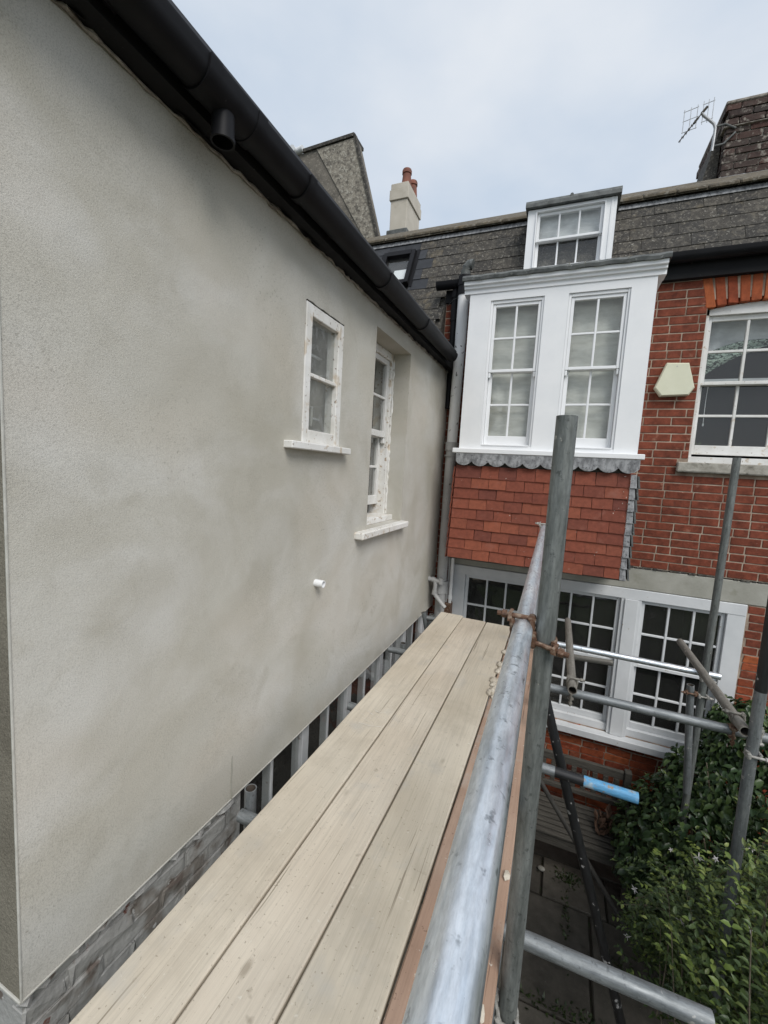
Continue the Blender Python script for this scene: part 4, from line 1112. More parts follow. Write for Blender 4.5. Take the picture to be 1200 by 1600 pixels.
ga = thing('gable_house', 'brown pebbledashed gable of a taller house beyond the gutter', 'house', (-3.6, 6.1, GZ))
m = MB(); m.prism([(-5.6, 0), (-5.6, 4.86), (-4.35, 4.86), (-3.30, 4.90), (-2.74, 3.05), (-2.5, 2.2), (-2.5, 0)], 'Y', 6.0, 6.22); obj('gable_wall', m, 'gable', ga)
m = MB(); m.prism([(-3.95, 4.86), (-3.31, 4.885), (-2.765, 3.08), (-2.82, 3.05)], 'Y', 5.985, 5.9995); obj('rendered_patch', m, 'gable_light', ga)
m = MB(); m.prism([(-3.32, 4.93), (-3.285, 4.93), (-2.70, 3.0), (-2.735, 3.0)], 'Y', 5.97, 6.05); m.prism([(-4.2, 4.862), (-4.2, 4.91), (-3.30, 4.945), (-3.30, 4.9)], 'Y', 5.965, 6.3); obj('verge', m, 'slate', ga)
m = MB(); m.tube((-4.36, 5.9, 4.9), (-4.36, 6.3, 4.92), .06, 16); m.tube((-4.55, 6.0, 4.88), (-4.2, 5.98, 4.92), .05, 14); obj('ridge_roll', m, 'grey_white', ga, smooth=True)
m = MB(); m.box(-5.6, -2.5, 6.22, 9, 0, 2.9); obj('house_body', m, 'gable', ga)

# ================================================================== pipes on the brick front
sp = thing('soil_pipe', 'tall grey soil pipe in the corner, black at its top', 'pipe', (-1.11, 4.5, GZ))
PX, PY = -1.118, 4.5
m = MB(); m.tube((PX + .012, PY, 1.36), (PX + .012, PY, 1.865), .057, 20); m.tube((PX, PY, 0.26), (PX + .012, PY, 1.361), .055, 20); obj('upper_pipe', m, 'white_pipe', sp, smooth=True)
m = MB(); m.tube((PX, PY, -1.20), (PX, PY, .26), .055, 20); m.tube((PX, PY, .24), (PX, PY, .33), .065, 20); m.tube((PX, PY, .18), (PX, PY, .195), .068, 20)
m.tube((PX, PY, -1.33), (PX, PY, -1.19), .066, 20); m.tube((PX, PY, -1.215), (PX, PY, -1.19), .072, 20); m.tube((PX - .02, PY - .0, GZ), (PX, PY, -1.33), .055, 20); obj('lower_pipe', m, 'pipe', sp, smooth=True)
m = MB(); m.tube((PX + .014, PY, 1.84), (PX + .014, PY, 2.03), .066, 20); m.tube((PX + .014, PY, 1.93), (PX + .014, PY, 1.965), .072, 20)
m.tube((PX + .014, PY + .02, 1.90), (PX + .014, PY + .14, 1.9), .05, 16); obj('black_socket', m, 'black_plastic', sp, smooth=True)
m = MB(); m.poly([(PX + .016, PY, 2.02), (PX + .016, PY, 2.08), (PX + .024, PY, 2.115), (PX + .045, PY, 2.135), (PX + .075, PY, 2.142), (PX + .085, PY, 2.14)], .05, 16); obj('vent_bend', m, 'lead', sp, smooth=True)
dp = thing('rainwater_pipe', 'thin black rainwater downpipe beside the soil pipe above the gutter', 'pipe', (-1.22, 4.58, 0.6))
m = MB(); m.tube((-1.215, FY - .06, .7), (-1.215, FY - .06, 1.95), .034, 16); m.tube((-1.215, FY - .06, 1.62), (-1.215, FY - .06, 1.80), .04, 16); m.tube((-1.215, FY - .06, 1.86), (-1.215, FY - .06, 1.92), .042, 16); m.tube((-1.215, FY - .06, 1.38), (-1.215, FY - .06, 1.41), .04, 16); obj('pipe', m, 'black_plastic', dp, smooth=True)
m = MB(); m.poly([(-1.30, FY - .05, 1.79), (-1.23, FY - .1, 1.83), (-1.12, FY - .1, 1.87)], .002, 5); obj('wire', m, 'lead', dp)
wp = thing('waste_pipe', 'small cream waste pipe elbows at the foot of the soil pipe', 'pipe', (-1.15, 4.42, -1.5))
m = MB(); m.poly([(-1.26, 4.40, -1.165), (-1.19, 4.40, -1.17), (-1.165, 4.40, -1.185), (-1.16, 4.40, -1.22), (-1.165, 4.40, -1.30), (-1.15, 4.4, -1.34), (-1.09, 4.39, -1.40), (-1.03, 4.38, -1.455)], .024, 12); obj('pipe', m, 'pipe', wp, smooth=True)
m = MB()
for p, q in (((-1.20, 4.40, -1.168), (-1.165, 4.40, -1.172)), ((-1.162, 4.4, -1.29), (-1.166, 4.4, -1.33)), ((-1.25, 4.4, -1.165), (-1.225, 4.4, -1.167))): m.tube(p, q, .030, 12)
m.tube((-1.10, 4.40, -1.205), (-1.10, 4.40, -1.14), .027, 12); m.tube((-1.17, 4.40, -1.175), (-1.10, 4.4, -1.18), .024, 12)
obj('elbow_collars', m, 'pipe', wp, smooth=True)
m = MB(); m.tube((-1.022, 4.55, -1.40), (-1.02, 4.55, -.83), .02, 14); m.tube((-1.022, 4.55, -1.40), (-1.022, 4.55, -1.36), .026, 14); m.tube((-1.024, 4.55, GZ), (-1.022, 4.55, -1.40), .019, 14)
tag(obj('slim_pipe', m, 'white_pipe', smooth=True), 'slim white pipe running down beside the lower window frame', 'pipe')
m = MB(); m.poly([(-1.07, 4.56, -.9), (-1.055, 4.56, -1.05), (-1.06, 4.56, -1.3), (-1.07, 4.56, -1.5), (-1.07, 4.57, -2.2)], .012, 8)
tag(obj('cable', m, 'pipe', smooth=True), 'thin grey cable hanging between the soil pipe and slim white pipe', 'cable')
m = MB(); m.cbox(-1.09, -1.0, 4.5, 4.62, -1.62, -1.44, .01)
tag(obj('rusty_bracket', m, 'rust'), 'rusty brown bracket below the slim white pipe', 'bracket')

# alarm box
hexp = [(0.786, 1.106), (0.956, 1.099), (1.019, 0.882), (0.982, 0.818), (0.768, 0.812), (0.712, 0.887)]
m = MB(); nb = len(hexp); cxh = sum(p[0] for p in hexp) / nb; czh = sum(p[1] for p in hexp) / nb
ins = [(cxh + (p[0] - cxh) * .94, czh + (p[1] - czh) * .94) for p in hexp]
vs = [(p[0], FY - .004, p[1]) for p in hexp] + [(p[0], FY - .062, p[1]) for p in hexp] + [(p[0], FY - .074, p[1]) for p in ins]
fs = [tuple(range(nb))] + [tuple(range(2 * nb, 3 * nb))]
for k in (0, 1):
    for i in range(nb): fs.append((k * nb + i, k * nb + (i + 1) % nb, (k + 1) * nb + (i + 1) % nb, (k + 1) * nb + i))
m.add(vs, fs); ab = tag(obj('alarm_box', m, 'cream'), 'cream six-sided burglar alarm box on the red brickwork', 'alarm box')
m = MB(); m.tube((0.866, FY - .0755, 1.07), (0.866, FY - .073, 1.07), .006, 10); obj('screw', m, 'bead', ab)

# ================================================================== SCAFFOLD
TR = 0.02415
def tube(name, p0, p1, mats, label, group='scaffold tubes', cat='scaffold tube', r=TR, breaks=None, seg=24):
    """hollow tube; its own Z axis runs along it"""
    p0 = Vector(p0); p1 = Vector(p1); d = p1 - p0; Ln = d.length; q = d.to_track_quat('Z', 'Y')
    if not isinstance(mats, (list, tuple)): mats = [mats]
    cuts = [0.0] + [b * Ln for b in (breaks or [])] + [Ln]
    # extra rings so the tube is not ruler-perfect
    stations = []
    for i in range(len(cuts) - 1):
        k = max(1, int((cuts[i + 1] - cuts[i]) / 0.3))
        for j in range(k): stations.append((cuts[i] + (cuts[i + 1] - cuts[i]) * j / k, i))
    stations.append((Ln, len(cuts) - 2))
    vs = []; fs = []; mi = []
    for (s, i) in stations:
        for k in range(seg): a = 2 * pi * k / seg; vs.append((r * cos(a), r * sin(a), s))
    for j in range(len(stations) - 1):
        for k in range(seg):
            fs.append((j * seg + k, j * seg + (k + 1) % seg, (j + 1) * seg + (k + 1) % seg, (j + 1) * seg + k)); mi.append(stations[j][1])
    ri = r - 0.0042; nm = len(mats)
    for (s, o, base) in ((0.0, 1, 0), (Ln, -1, (len(stations) - 1) * seg)):
        b1 = len(vs)
        for k in range(seg): a = 2 * pi * k / seg; vs.append((ri * cos(a), ri * sin(a), s))
        b2 = len(vs); dep = min(0.35, Ln * .4)
        for k in range(seg): a = 2 * pi * k / seg; vs.append((ri * cos(a), ri * sin(a), s + o * dep))
        end = 0 if s == 0 else len(cuts) - 2
        for k in range(seg):
            fs.append((base + k, b1 + k, b1 + (k + 1) % seg, base + (k + 1) % seg)); mi.append(end)
            fs.append((b1 + k, b2 + k, b2 + (k + 1) % seg, b1 + (k + 1) % seg)); mi.append(nm)
        fs.append(tuple(range(b2, b2 + seg))); mi.append(nm)
    me = bpy.data.meshes.new(name); me.from_pydata(vs, [], fs)
    for mm in mats: me.materials.append(MAT[mm])
    me.materials.append(MAT['tube_inside'])
    me.polygons.foreach_set('material_index', mi)
    bm = bmesh.new(); bm.from_mesh(me); bmesh.ops.recalc_face_normals(bm, faces=bm.faces)
    for f in bm.faces: f.smooth = True
    for e in bm.edges: e.smooth = not (len(e.link_faces) == 2 and e.calc_face_angle(0) > 0.6)
    bm.to_mesh(me); bm.free()
    o = bpy.data.objects.new(name, me); link_obj(o, None, p0)
    o.rotation_mode = 'QUATERNION'; o.rotation_quaternion = q
    return tag(o, label, cat, group)

BZ = -1.35; BT = 0.038
bedges = [(-0.960, -0.742), (-0.735, -0.521), (-0.513, -0.289), (-0.281, -0.034)]
bends = [3.93, 3.885, 3.875, 3.91]
blab = ['widest-gap pale scaffold board beside the rendered wall, with white scratches', 'pale scaffold board second from the rendered wall',
        'pale scaffold board next to the reddish outer board', 'reddish brown outer scaffold board under the guard rail']
blab[0] = 'pale scaffold board nearest the rendered wall, with white scratches'
for i, (a, b) in enumerate(bedges):
    m = MB(); n = 60; vs = []; y0b, y1b = -1.2, bends[i]
    sd = i * 3.7
    for k in range(n + 1):
        yy = y0b + (y1b - y0b) * k / n
        wa = a + 0.0022 * mnoise.noise(Vector((sd, yy * 2.2, 0))); wb_ = b + 0.0022 * mnoise.noise(Vector((sd + 9, yy * 2.2, 0)))
        if i < 3: wb_ -= 0.0015 * max(0, mnoise.noise(Vector((sd, yy * 14, 3))))
        zz = BZ + 0.002 * mnoise.noise(Vector((sd, yy * 1.2, 5))) - (0.004 if i == 3 else 0)
        e = 0.005
        vs += [(wa, yy, zz - BT), (wa, yy, zz - e), (wa + e, yy, zz), ((wa + wb_) / 2, yy, zz + .0015 * sin(sd)), (wb_ - e, yy, zz), (wb_, yy, zz - e), (wb_, yy, zz - BT)]
    fs = []
    for k in range(n):
        for j in range(7): fs.append((k * 7 + j, k * 7 + (j + 1) % 7, (k + 1) * 7 + (j + 1) % 7, (k + 1) * 7 + j))
    fs += [tuple(range(7)), tuple(range(n * 7, n * 7 + 7))]
    m.add(vs, fs)
    bo = tag(obj('scaffold_board', m, 'board%d' % i, smooth=True), blab[i], 'plank', 'scaffold boards')
    if i == 0:
        sc = MB()
        for k in range(16):
            px, py = R(-.90, -.79), R(1.84, 2.12); l = R(.02, .06); an_ = R(.25, .7)
            p = Vector((px, py, BZ + .0028)); q_ = p + Vector((l * cos(an_), -l * .7 * sin(an_) , 0)); s_ = Vector((0, R(.0012, .0028), 0))
            sc.add([p, q_, q_ + s_, p + s_ * .5], [(0, 1, 2, 3)])
        for (p, q_) in (((-.872, 1.93), (-.752, 1.95)), ((-.84, 2.07), (-.775, 2.08))):
            pv = Vector((p[0], p[1], BZ + .0028)); mid = Vector(((p[0] + q_[0]) / 2, (p[1] + q_[1]) / 2 - .012, BZ + .0028)); qv = Vector((q_[0], q_[1], BZ + .0028)); s_ = Vector((0, .003, 0))
            sc.add([pv, mid, mid + s_, pv + s_], [(0, 1, 2, 3)]); sc.add([mid, qv, qv + s_, mid + s_], [(0, 1, 2, 3)])
        obj('white_scratches', sc, 'chalk', bo)
m = MB()
for k in range(18):
    c_ = Vector((-0.262 + R(-.03, .02), R(2.55, 3.35), BZ + .002)); r0 = R(.014, .034)
    bm = bmesh.new(); bmesh.ops.create_icosphere(bm, subdivisions=1, radius=r0)
    m.add([c_ + Vector((v.co.x * .9 * R(.7, 1.2), v.co.y * 1.9 * R(.7, 1.2), v.co.z * .8)) for v in bm.verts], [[v.index for v in f.verts] for f in bm.faces]); bm.free()
tag(obj('mortar_droppings', m, 'mortar_lump'), 'line of dried mortar lumps on the reddish board by the rail', 'mortar', None, 'stuff')
m = MB()
for (px, py, l) in ((-.045, 1.39, .03), (-.06, .98, .02)):
    bm = bmesh.new(); bmesh.ops.create_icosphere(bm, subdivisions=1, radius=.014)
    m.add([Vector((px, py, BZ + .004)) + Vector((v.co.x * R(.5, 1), v.co.y * 1.7 * R(.7, 1.2), v.co.z * .5)) for v in bm.verts], [[v.index for v in f.verts] for f in bm.faces]); bm.free()
tag(obj('plaster_crumb', m, 'mortar_lump'), 'pale plaster crumb on the outer edge of the reddish board', 'crumb')

tube('scaffold_tube', (0, 1.1, GZ), (0, 1.1, 0.150), ['galv_green'], 'tall grey-green scaffold post standing in front of the bay')
tube('scaffold_tube', (-0.0325, -0.5, -0.385), (-0.085, 3.42, -0.37), ['galv_bright'], 'bright galvanised guard rail running away over the boards')
tube('scaffold_tube', (-0.046, -0.5, -0.86), (-0.105, 3.42, -0.86), ['galv_mid'], 'lower guard rail half hidden beneath the bright top rail')
tube('scaffold_tube', (0.0, 3.36, GZ), (0.0, 3.36, -0.22), ['galv_brown'], 'far scaffold post behind the tall grey-green post')
tube('scaffold_tube', (-0.056, -0.5, -1.462), (-0.056, 3.5, -1.462), ['galv_mid'], 'grey ledger tube under the outer edge of the boards')
tube('scaffold_tube', (-1.06, 1.245, -1.413), (0.505, 1.275, -1.413), ['galv_mid'], 'thick grey cross tube sticking out at the bottom of the picture', breaks=None)
tube('scaffold_tube', (-1.04, 2.145, -1.413), (0.455, 2.105, -1.413), ['galv_mid', 'tube_black', 'tube_blue'], 'cross tube with black paint and a sky-blue end', breaks=[0.765, 0.850])
tube('scaffold_tube', (-1.13, 3.005, -1.413), (0.03, 3.02, -1.413), ['galv_mid'], 'cross tube end poking out towards the wall halfway along the boards')
tube('scaffold_tube', (-1.075, 3.86, -1.413), (0.03, 3.80, -1.413), ['galv_mid'], 'cross tube end beside the soil pipe at the far end of the boards')
tube('scaffold_tube', (-1.05, 1.29, GZ), (-1.05, 1.29, -1.325), ['galv_mid'], 'short upright tube with open top between the wall and near boards')
tube('scaffold_tube', (-1.05, 3.11, GZ), (-1.05, 3.11, -1.385), ['tube_blue', 'galv_mid'], 'bluish upright tube end between the wall and far boards', breaks=[0.5])
tube('scaffold_tube', (-1.12, 4.05, -1.62), (-1.17, 4.05, -1.43), ['galv_mid'], 'stubby tube leaning left at the far board end')
tube('scaffold_tube', (-1.10, 4.03, -1.62), (-1.075, 4.03, -1.43), ['galv_mid'], 'stubby upright tube at the foot of the soil pipe')
tube('scaffold_tube', (0.09, 3.76, -1.382), (1.226, 3.76, -1.388), ['galv_bright'], 'thin bright tube crossing in front of the lower window')
tube('scaffold_tube', (0.02, 3.88, -1.525), (0.54, 3.88, -1.497), ['galv_brown'], 'short brown tube ending before the window mullion')
tube('scaffold_tube', (-0.02, 2.53, -1.194), (1.95, 2.53, -1.196), ['galv_mid'], 'long dull grey tube crossing the lower window to the right post')
tube('scaffold_tube', (0.962, 2.425, GZ), (0.946, 2.425, -0.15), ['galv_mid', 'tube_black'], 'right-hand scaffold post, black painted towards its top', breaks=[0.775])
tube('scaffold_tube', (1.098, 3.69, GZ), (1.121, 3.69, 0.224), ['galv_green'], 'scaffold post standing before the right brick window')
tube('scaffold_tube', (1.086, 3.635, -2.28), (1.02, 3.635, -1.447), ['galv_mid'], 'short upright tube clamped beside the post in the leaves')
tube('scaffold_tube', (0.915, 2.42, -1.134), (0.928, 3.66, -1.146), ['galv_brown'], 'open-ended tube lying over the right-hand cross tubes')
tube('scaffold_tube', (0.164, 2.44, -1.138), (0.164, 3.80, -1.176), ['galv_brown'], 'short open-ended tube lying behind the tall grey-green post')
tube('scaffold_tube', (0.03, 2.29, -1.14), (0.80, 2.33, GZ), ['tube_black'], 'black raking brace tube slanting down to the paving')
tube('scaffold_tube', (0.03, 3.5, -2.40), (0.93, 3.46, GZ), ['tube_dark'], 'thin dull brace tube slanting behind the black brace', r=0.019)

def coupler(c, a1, c2, a2, mats, label, up1, up2, bolt1, bolt2, flap=True):
    """right-angle coupler: two open saddles, each closed by a swivelling bolt with its nut and flap"""
    c = Vector(c); c2 = Vector(c2)
    t = thing('scaffold_coupler', label, 'scaffold coupler', c, 'scaffold couplers')
    for (cc, ax, up, bd, mm) in ((c, Vector(a1), Vector(up1), Vector(bolt1), mats[0]), (c2, Vector(a2), Vector(up2), Vector(bolt2), mats[1])):
        a_ = ax.normalized(); bd = bd.normalized(); up = (up - a_ * up.dot(a_)).normalized()
        m = MB(); ro, ri, h = TR + .0058, TR + .0005, .0165; na = 18
        vs = []
        for k in range(na + 1):                       # saddle open towards the bolt
            an_ = radians(48 + (360 - 96) * k / na)
            d = up * cos(an_) + bd * sin(an_)
            hh = h * (1 - .25 * (abs(k / na - .5) * 2) ** 2)
            for (rr, s_) in ((ri, -hh), (ro - .0015, -hh), (ro, -hh + .003), (ro, hh - .003), (ro - .0015, hh), (ri, hh)): vs.append(cc + d * rr + a_ * s_)
        fs = []
        for k in range(na):
            for j in range(6): fs.append((k * 6 + j, k * 6 + (j + 1) % 6, (k + 1) * 6 + (j + 1) % 6, (k + 1) * 6 + j))
        fs += [tuple(range(6)), tuple(range(na * 6, na * 6 + 6))]
        m.add(vs, fs)
        for s_ in (-1, 1):                            # fork lugs holding the bolt's eye
            e0 = cc - bd * .027 + up * .008 + a_ * .0115 * s_; e1 = cc - bd * .021 + up * (TR + .008) + a_ * .0115 * s_
            m.tube(e0, e1, .0052, 8, .0065)
            e0 = cc + bd * .026 + up * .008 + a_ * .011 * s_; e1 = cc + bd * .026 + up * (TR + .002) + a_ * .010 * s_
            m.tube(e0, e1, .005, 8, .006)
        obj('clamp_saddle', m, mm, t, smooth=True)
        side = up * (TR + .0075)
        m = MB(); m.tube(cc + side - bd * .020, cc + side + bd * .064, .0062, 10); m.tube(cc + side - bd * .022 - a_ * .0105, cc + side - bd * .022 + a_ * .0105, .0095, 12)
        obj('bolt', m, mm, t, smooth=True)
        m = MB(); m.tube(cc + side + bd * .040, cc + side + bd * .052, .0108, 6); obj('nut', m, mm, t)
        if flap:
            m = MB(); f0 = cc + side + bd * .026 - up * .004
            P = lambda A, U, B: f0 + a_ * A + up * U + bd * B
            m.add([P(-.014, -.008, -.002), P(.014, -.008, -.002), P(.010, .010, .003), P(-.010, .010, .003), P(-.007, .018, -.002), P(.007, .018, -.002),
                   P(-.014, -.010, .011), P(.014, -.010, .011), P(.010, .009, .011), P(-.010, .009, .011), P(-.007, .019, .006), P(.007, .019, .006)],
                  [(0, 1, 2, 3), (3, 2, 5, 4), (6, 9, 8, 7), (9, 10, 11, 8), (0, 6, 7, 1), (1, 7, 8, 2), (2, 8, 11, 5), (5, 11, 10, 4), (4, 10, 9, 3), (3, 9, 6, 0)])
            obj('flap', m, mm, t)
    m = MB(); mid = (c + c2) / 2; m.cbox(mid.x - .011, mid.x + .011, mid.y - .014, mid.y + .014, mid.z - .014, mid.z + .014, .004); obj('hub', m, mats[0], t)
    return t
Zv, Yv, Xv = Vector((0, 0, 1)), Vector((0, 1, 0)), Vector((1, 0, 0))
coupler((-0.0558, 1.10, -0.383), Yv, (0, 1.1, -0.404), Zv, ('rust', 'rust'), 'rusty double coupler joining the bright rail to the near post', Zv, Vector((-.2, -1, 0)).normalized(), -Xv, Vector((1, -.2, -.12)).normalized())
coupler((-0.084, 3.36, -0.37), Yv, (0, 3.36, -0.33), Zv, ('coupler_grey', 'coupler_grey'), 'pale coupler at the far end of the bright rail', Zv, -Yv, -Xv, -Xv)
coupler((-0.056, 1.10, -1.462), Yv, (0, 1.1, -1.47), Zv, ('coupler_grey', 'coupler_grey'), 'plaster-spattered coupler low on the near post', Zv, -Yv, -Xv, Xv)
coupler((1.112, 3.76, -1.387), Xv, (1.113, 3.69, -1.40), Zv, ('rust', 'coupler_grey'), 'coupler where the thin bright tube meets the window-side post', -Yv, -Yv, -Zv, Xv)
coupler((1.025, 3.635, -1.50), Zv, (1.111, 3.69, -1.53), Zv, ('rust', 'coupler_grey'), 'pair of clamps holding the short tube in the leaves', -Yv, -Yv, -Xv, Xv)
coupler((0.90, 2.53, -1.195), Xv, (0.916, 2.53, -1.134), Yv, ('rust', 'galv_brown'), 'coupler under the open tube end by the right-hand post', -Yv, Zv, -Zv, -Xv, flap=False)
coupler((1.005, 2.53, -1.195), Xv, (0.953, 2.425, -1.235), Zv, ('coupler_grey', 'coupler_grey'), 'whitish clamp around the right-hand post', -Yv, -Yv, Zv, Xv, flap=False)
coupler((0.164, 2.53, -1.195), Xv, (0.164, 2.53, -1.141), Yv, ('galv_brown', 'galv_brown'), 'coupler under the short tube behind the near post', -Yv, Zv, -Zv, Xv, flap=False)

# ================================================================== bench and pot
be = thing('garden_bench', 'weathered grey slatted garden bench under the long window', 'bench', (0.1, 4.15, GZ))
bx0, bx1 = -0.62, 0.87
def part(name, mat, fn):
    m = MB(); fn(m); return obj(name, m, mat, be)
part('top_rail', 'dark_wood', lambda m: m.cbox(bx0, bx1 - .06, 4.36, 4.40, -2.80, -2.72, .006))
part('back_rail', 'dark_wood', lambda m: m.cbox(bx0, bx1 - .06, 4.33, 4.37, -3.06, -3.01, .006))
for xx in (bx0 - .05, bx1 - .058):
    part('back_post', 'dark_wood', lambda m: m.cbox(xx, xx + .06, 4.34, 4.41, GZ, -2.70, .006))
    part('front_leg', 'dark_wood', lambda m: m.cbox(xx, xx + .06, 3.88, 3.94, GZ, -2.93, .006))
    part('armrest', 'dark_wood', lambda m: m.cbox(xx - .01, xx + .07, 3.84, 4.38, -2.93, -2.90, .008))
for k in range(15):
    xx = bx0 + .05 + k * .093
    part('back_slat', 'dark_wood', lambda m: m.cbox(xx, xx + .045, 4.355, 4.375, -3.01, -2.80, .003))
for k in range(8):
    yy = 3.87 + k * .058; zz = -3.20 + .006 * k
    part('seat_slat', 'dark_wood', lambda m: m.cbox(bx0, bx1 - .06, yy, yy + .046, zz, zz + .022, .004))
part('seat_rail', 'dark_wood', lambda m: m.cbox(bx0, bx1 - .06, 3.885, 3.915, -3.30, -3.205, .004))
m = MB(); random.seed(21)
for k in range(42):
    p = Vector((0.66 + R(-.07, .07), 4.10 + R(-.08, .08), -3.17)); an_ = R(0, 2 * pi); l = R(.06, .13)
    d = Vector((cos(an_) * .5, sin(an_) * .4, R(.5, 1.1))).normalized(); s_ = d.cross(Vector((R(-1, 1), R(-1, 1), .2))).normalized() * R(.015, .032); nn = d.cross(s_).normalized() * .012
    q = p + Vector((0, 0, R(0, .12)))
    m.add([q, q + d * l * .5 + s_ + nn, q + d * l, q + d * l * .5 - s_ + nn, q + d * l * .5 - nn], [(0, 1, 4), (1, 2, 4), (2, 3, 4), (3, 0, 4)])
tag(obj('dry_leaf_heap', m, 'dry_leaf'), 'clump of curled dry brown leaves on the right end of the bench', 'leaves')

# stones and weeds on the paving
m = MB(); bm = bmesh.new(); bmesh.ops.create_icosphere(bm, subdivisions=2, radius=.028)
m.add([Vector((.165, 3.9, GZ + .026)) + Vector((v.co.x * 1.2, v.co.y * .8, v.co.z * .7)) for v in bm.verts], [[v.index for v in f.verts] for f in bm.faces]); bm.free()
tag(obj('pebble', m, 'stone', smooth=True), 'pale pebble lying alone on the dark paving', 'stone')

# ================================================================== PLANTS
random.seed(11)
def leaf_geo(Lf, Wf, fold=0.25, curl=0.2):
    """8-vertex leaf along +Y, folded at the midrib and curled"""
    return [Vector((0, 0, 0)), Vector((-Wf * .42, Lf * .3, Wf * fold)), Vector((0, Lf * .33, 0)), Vector((Wf * .42, Lf * .3, Wf * fold)),
            Vector((-Wf * .36, Lf * .68, Wf * fold - Lf * curl * .35)), Vector((0, Lf * .7, -Lf * curl * .3)), Vector((Wf * .36, Lf * .68, Wf * fold - Lf * curl * .35)), Vector((0, Lf, -Lf * curl))], \
           [(0, 2, 1), (0, 3, 2), (1, 2, 5, 4), (2, 3, 6, 5), (4, 5, 7), (5, 6, 7)]
def leaf_frame(d, nrm):
    d = d.normalized(); nrm = (nrm - d * nrm.dot(d))
    if nrm.length < 1e-4: nrm = Vector((0, 0, 1)).cross(d)
    nrm.normalize(); x = d.cross(nrm)
    return Matrix((x, d, nrm)).transposed()
def build_plant(thing_obj, leaves, meshes, mat, n_parts):
    """leaves: (pos, dir, normal, scale); the ones that show largest become leaf objects, the rest one mesh"""
    lv = [(p.length if in_view(p, 0) else 99, p, d, n_, s_) for (p, d, n_, s_) in leaves]
    lv.sort(key=lambda t: t[0])
    vis = [t for t in lv if t[0] < 90]
    step = max(1, len(vis) // n_parts) if n_parts else 1
    pick = set(id(t) for t in vis[:n_parts])
    mb = MB()
    geo = [[v.co.copy() for v in me.vertices] for me in meshes]; fcs = [[tuple(f.vertices) for f in me.polygons] for me in meshes]
    for t in lv:
        _, p, d, n_, s_ = t
        Mx = leaf_frame(d, n_); k = random.randrange(len(meshes))
        if id(t) in pick:
            inst('leaf', meshes[k], thing_obj, p, (s_, s_, s_), Mx.to_quaternion())
        else:
            mb.add([p + Mx @ (v * s_) for v in geo[k]], fcs[k])
    me = bpy.data.meshes.new('foliage'); o0 = WL[thing_obj]
    me.from_pydata([tuple(v - o0) for v in mb.v], [], mb.f); me.materials.append(MAT[mat])
    me.polygons.foreach_set('use_smooth', [True] * len(me.polygons))
    o = bpy.data.objects.new('foliage', me); link_obj(o, thing_obj, o0); tag(o, kind='stuff')
def lmesh(mat, Lf, Wf, n=4):
    out = []
    for k in range(n):
        v, f = leaf_geo(Lf * R(.85, 1.15), Wf * R(.85, 1.15), R(.1, .35), R(.1, .4)); b = MB(); b.add(v, f); out.append(mesh_of('leaf', b, mat, True))
    return out

# large dark shrub against the house
sa = thing('large_shrub', 'large dark glossy-leaved shrub crowding the right end of the brick front', 'shrub', (1.5, 3.7, GZ))
blobs = [((1.45, 3.75, -2.95), (.55, .65, .65)), ((1.75, 3.9, -2.35), (.55, .55, .60)), ((1.25, 3.9, -2.75), (.40, .45, .42)), ((2.1, 3.5, -2.5), (.6, .8, .75)), ((1.35, 3.5, -3.2), (.55, .5, .5)),
         ((1.62, 4.2, -2.05), (.28, .3, .32)), ((1.55, 3.2, -2.75), (.45, .45, .5)), ((1.0, 3.95, -3.05), (.28, .4, .42)), ((1.9, 2.9, -2.55), (.5, .5, .6)), ((1.38, 4.15, -2.5), (.3, .25, .35))]
leaves = []
mA = lmesh('leaf_dark', .066, .037, 5)
for k in range(15500):
    (c_, r0) = random.choice(blobs); v = Vector((random.gauss(0, 1), random.gauss(0, 1), random.gauss(0, 1))).normalized()
    sh = R(.72, 1.05) ** 0.8
    bump_ = 1 + .16 * mnoise.noise(Vector((v.x * 3 + c_[0] * 5, v.y * 3, v.z * 3)))
    p = Vector((c_[0] + v.x * r0[0] * sh * bump_, c_[1] + v.y * r0[1] * sh * bump_, c_[2] + v.z * r0[2] * sh * bump_))
    if p.y > FY - .06 or p.z < GZ + .03: continue
    # dark hollow low on the left where one sees into the shrub
    if (p - Vector((.98, 3.35, -3.2))).length < .27: continue
    out = Vector((v.x, v.y, v.z * .8 + .5)).normalized()
    d = (Vector((v.x, v.y, -.55)) * .8 + Vector((R(-.8, .8), R(-.8, .8), R(-.5, .4)))).normalized()
    leaves.append((p, d, out + Vector((R(-.4, .4), R(-.4, .4), R(-.2, .4))), R(.7, 1.25)))
build_plant(sa, leaves, mA, 'leaf_dark', 250)
m = MB()
for k in range(26):
    an_ = R(0, 2 * pi); p0 = Vector((1.5 + R(-.2, .3), 3.75 + R(-.2, .2), GZ)); p1 = p0 + Vector((cos(an_) * R(.2, .5), sin(an_) * R(.2, .4), R(.6, 1.5)))
    m.poly([p0, (p0 + p1) / 2 + Vector((R(-.06, .06), R(-.06, .06), .05)), p1], [.014, .009, .004], 6)
tag(obj('stem', m, 'twig', sa), kind='stuff')
tips = []
mT = lmesh('leaf_mid', .05, .026, 3)
for k in range(520):
    (c_, r0) = random.choice(blobs); v = Vector((random.gauss(0, 1), random.gauss(0, 1), abs(random.gauss(0, 1)))).normalized()
    p = Vector((c_[0] + v.x * r0[0] * 1.06, c_[1] + v.y * r0[1] * 1.06, c_[2] + v.z * r0[2] * 1.06))
    if p.y > FY - .06: continue
    for q in range(3): tips.append((p + Vector((R(-.02, .02), R(-.02, .02), R(-.02, .02))), Vector((R(-1, 1), R(-1, 1), R(-.2, .8))), Vector((R(-.4, .4), R(-.4, .4), 1)), R(.6, 1.1)))
build_plant(sa, tips, mT, 'leaf_mid', 40)

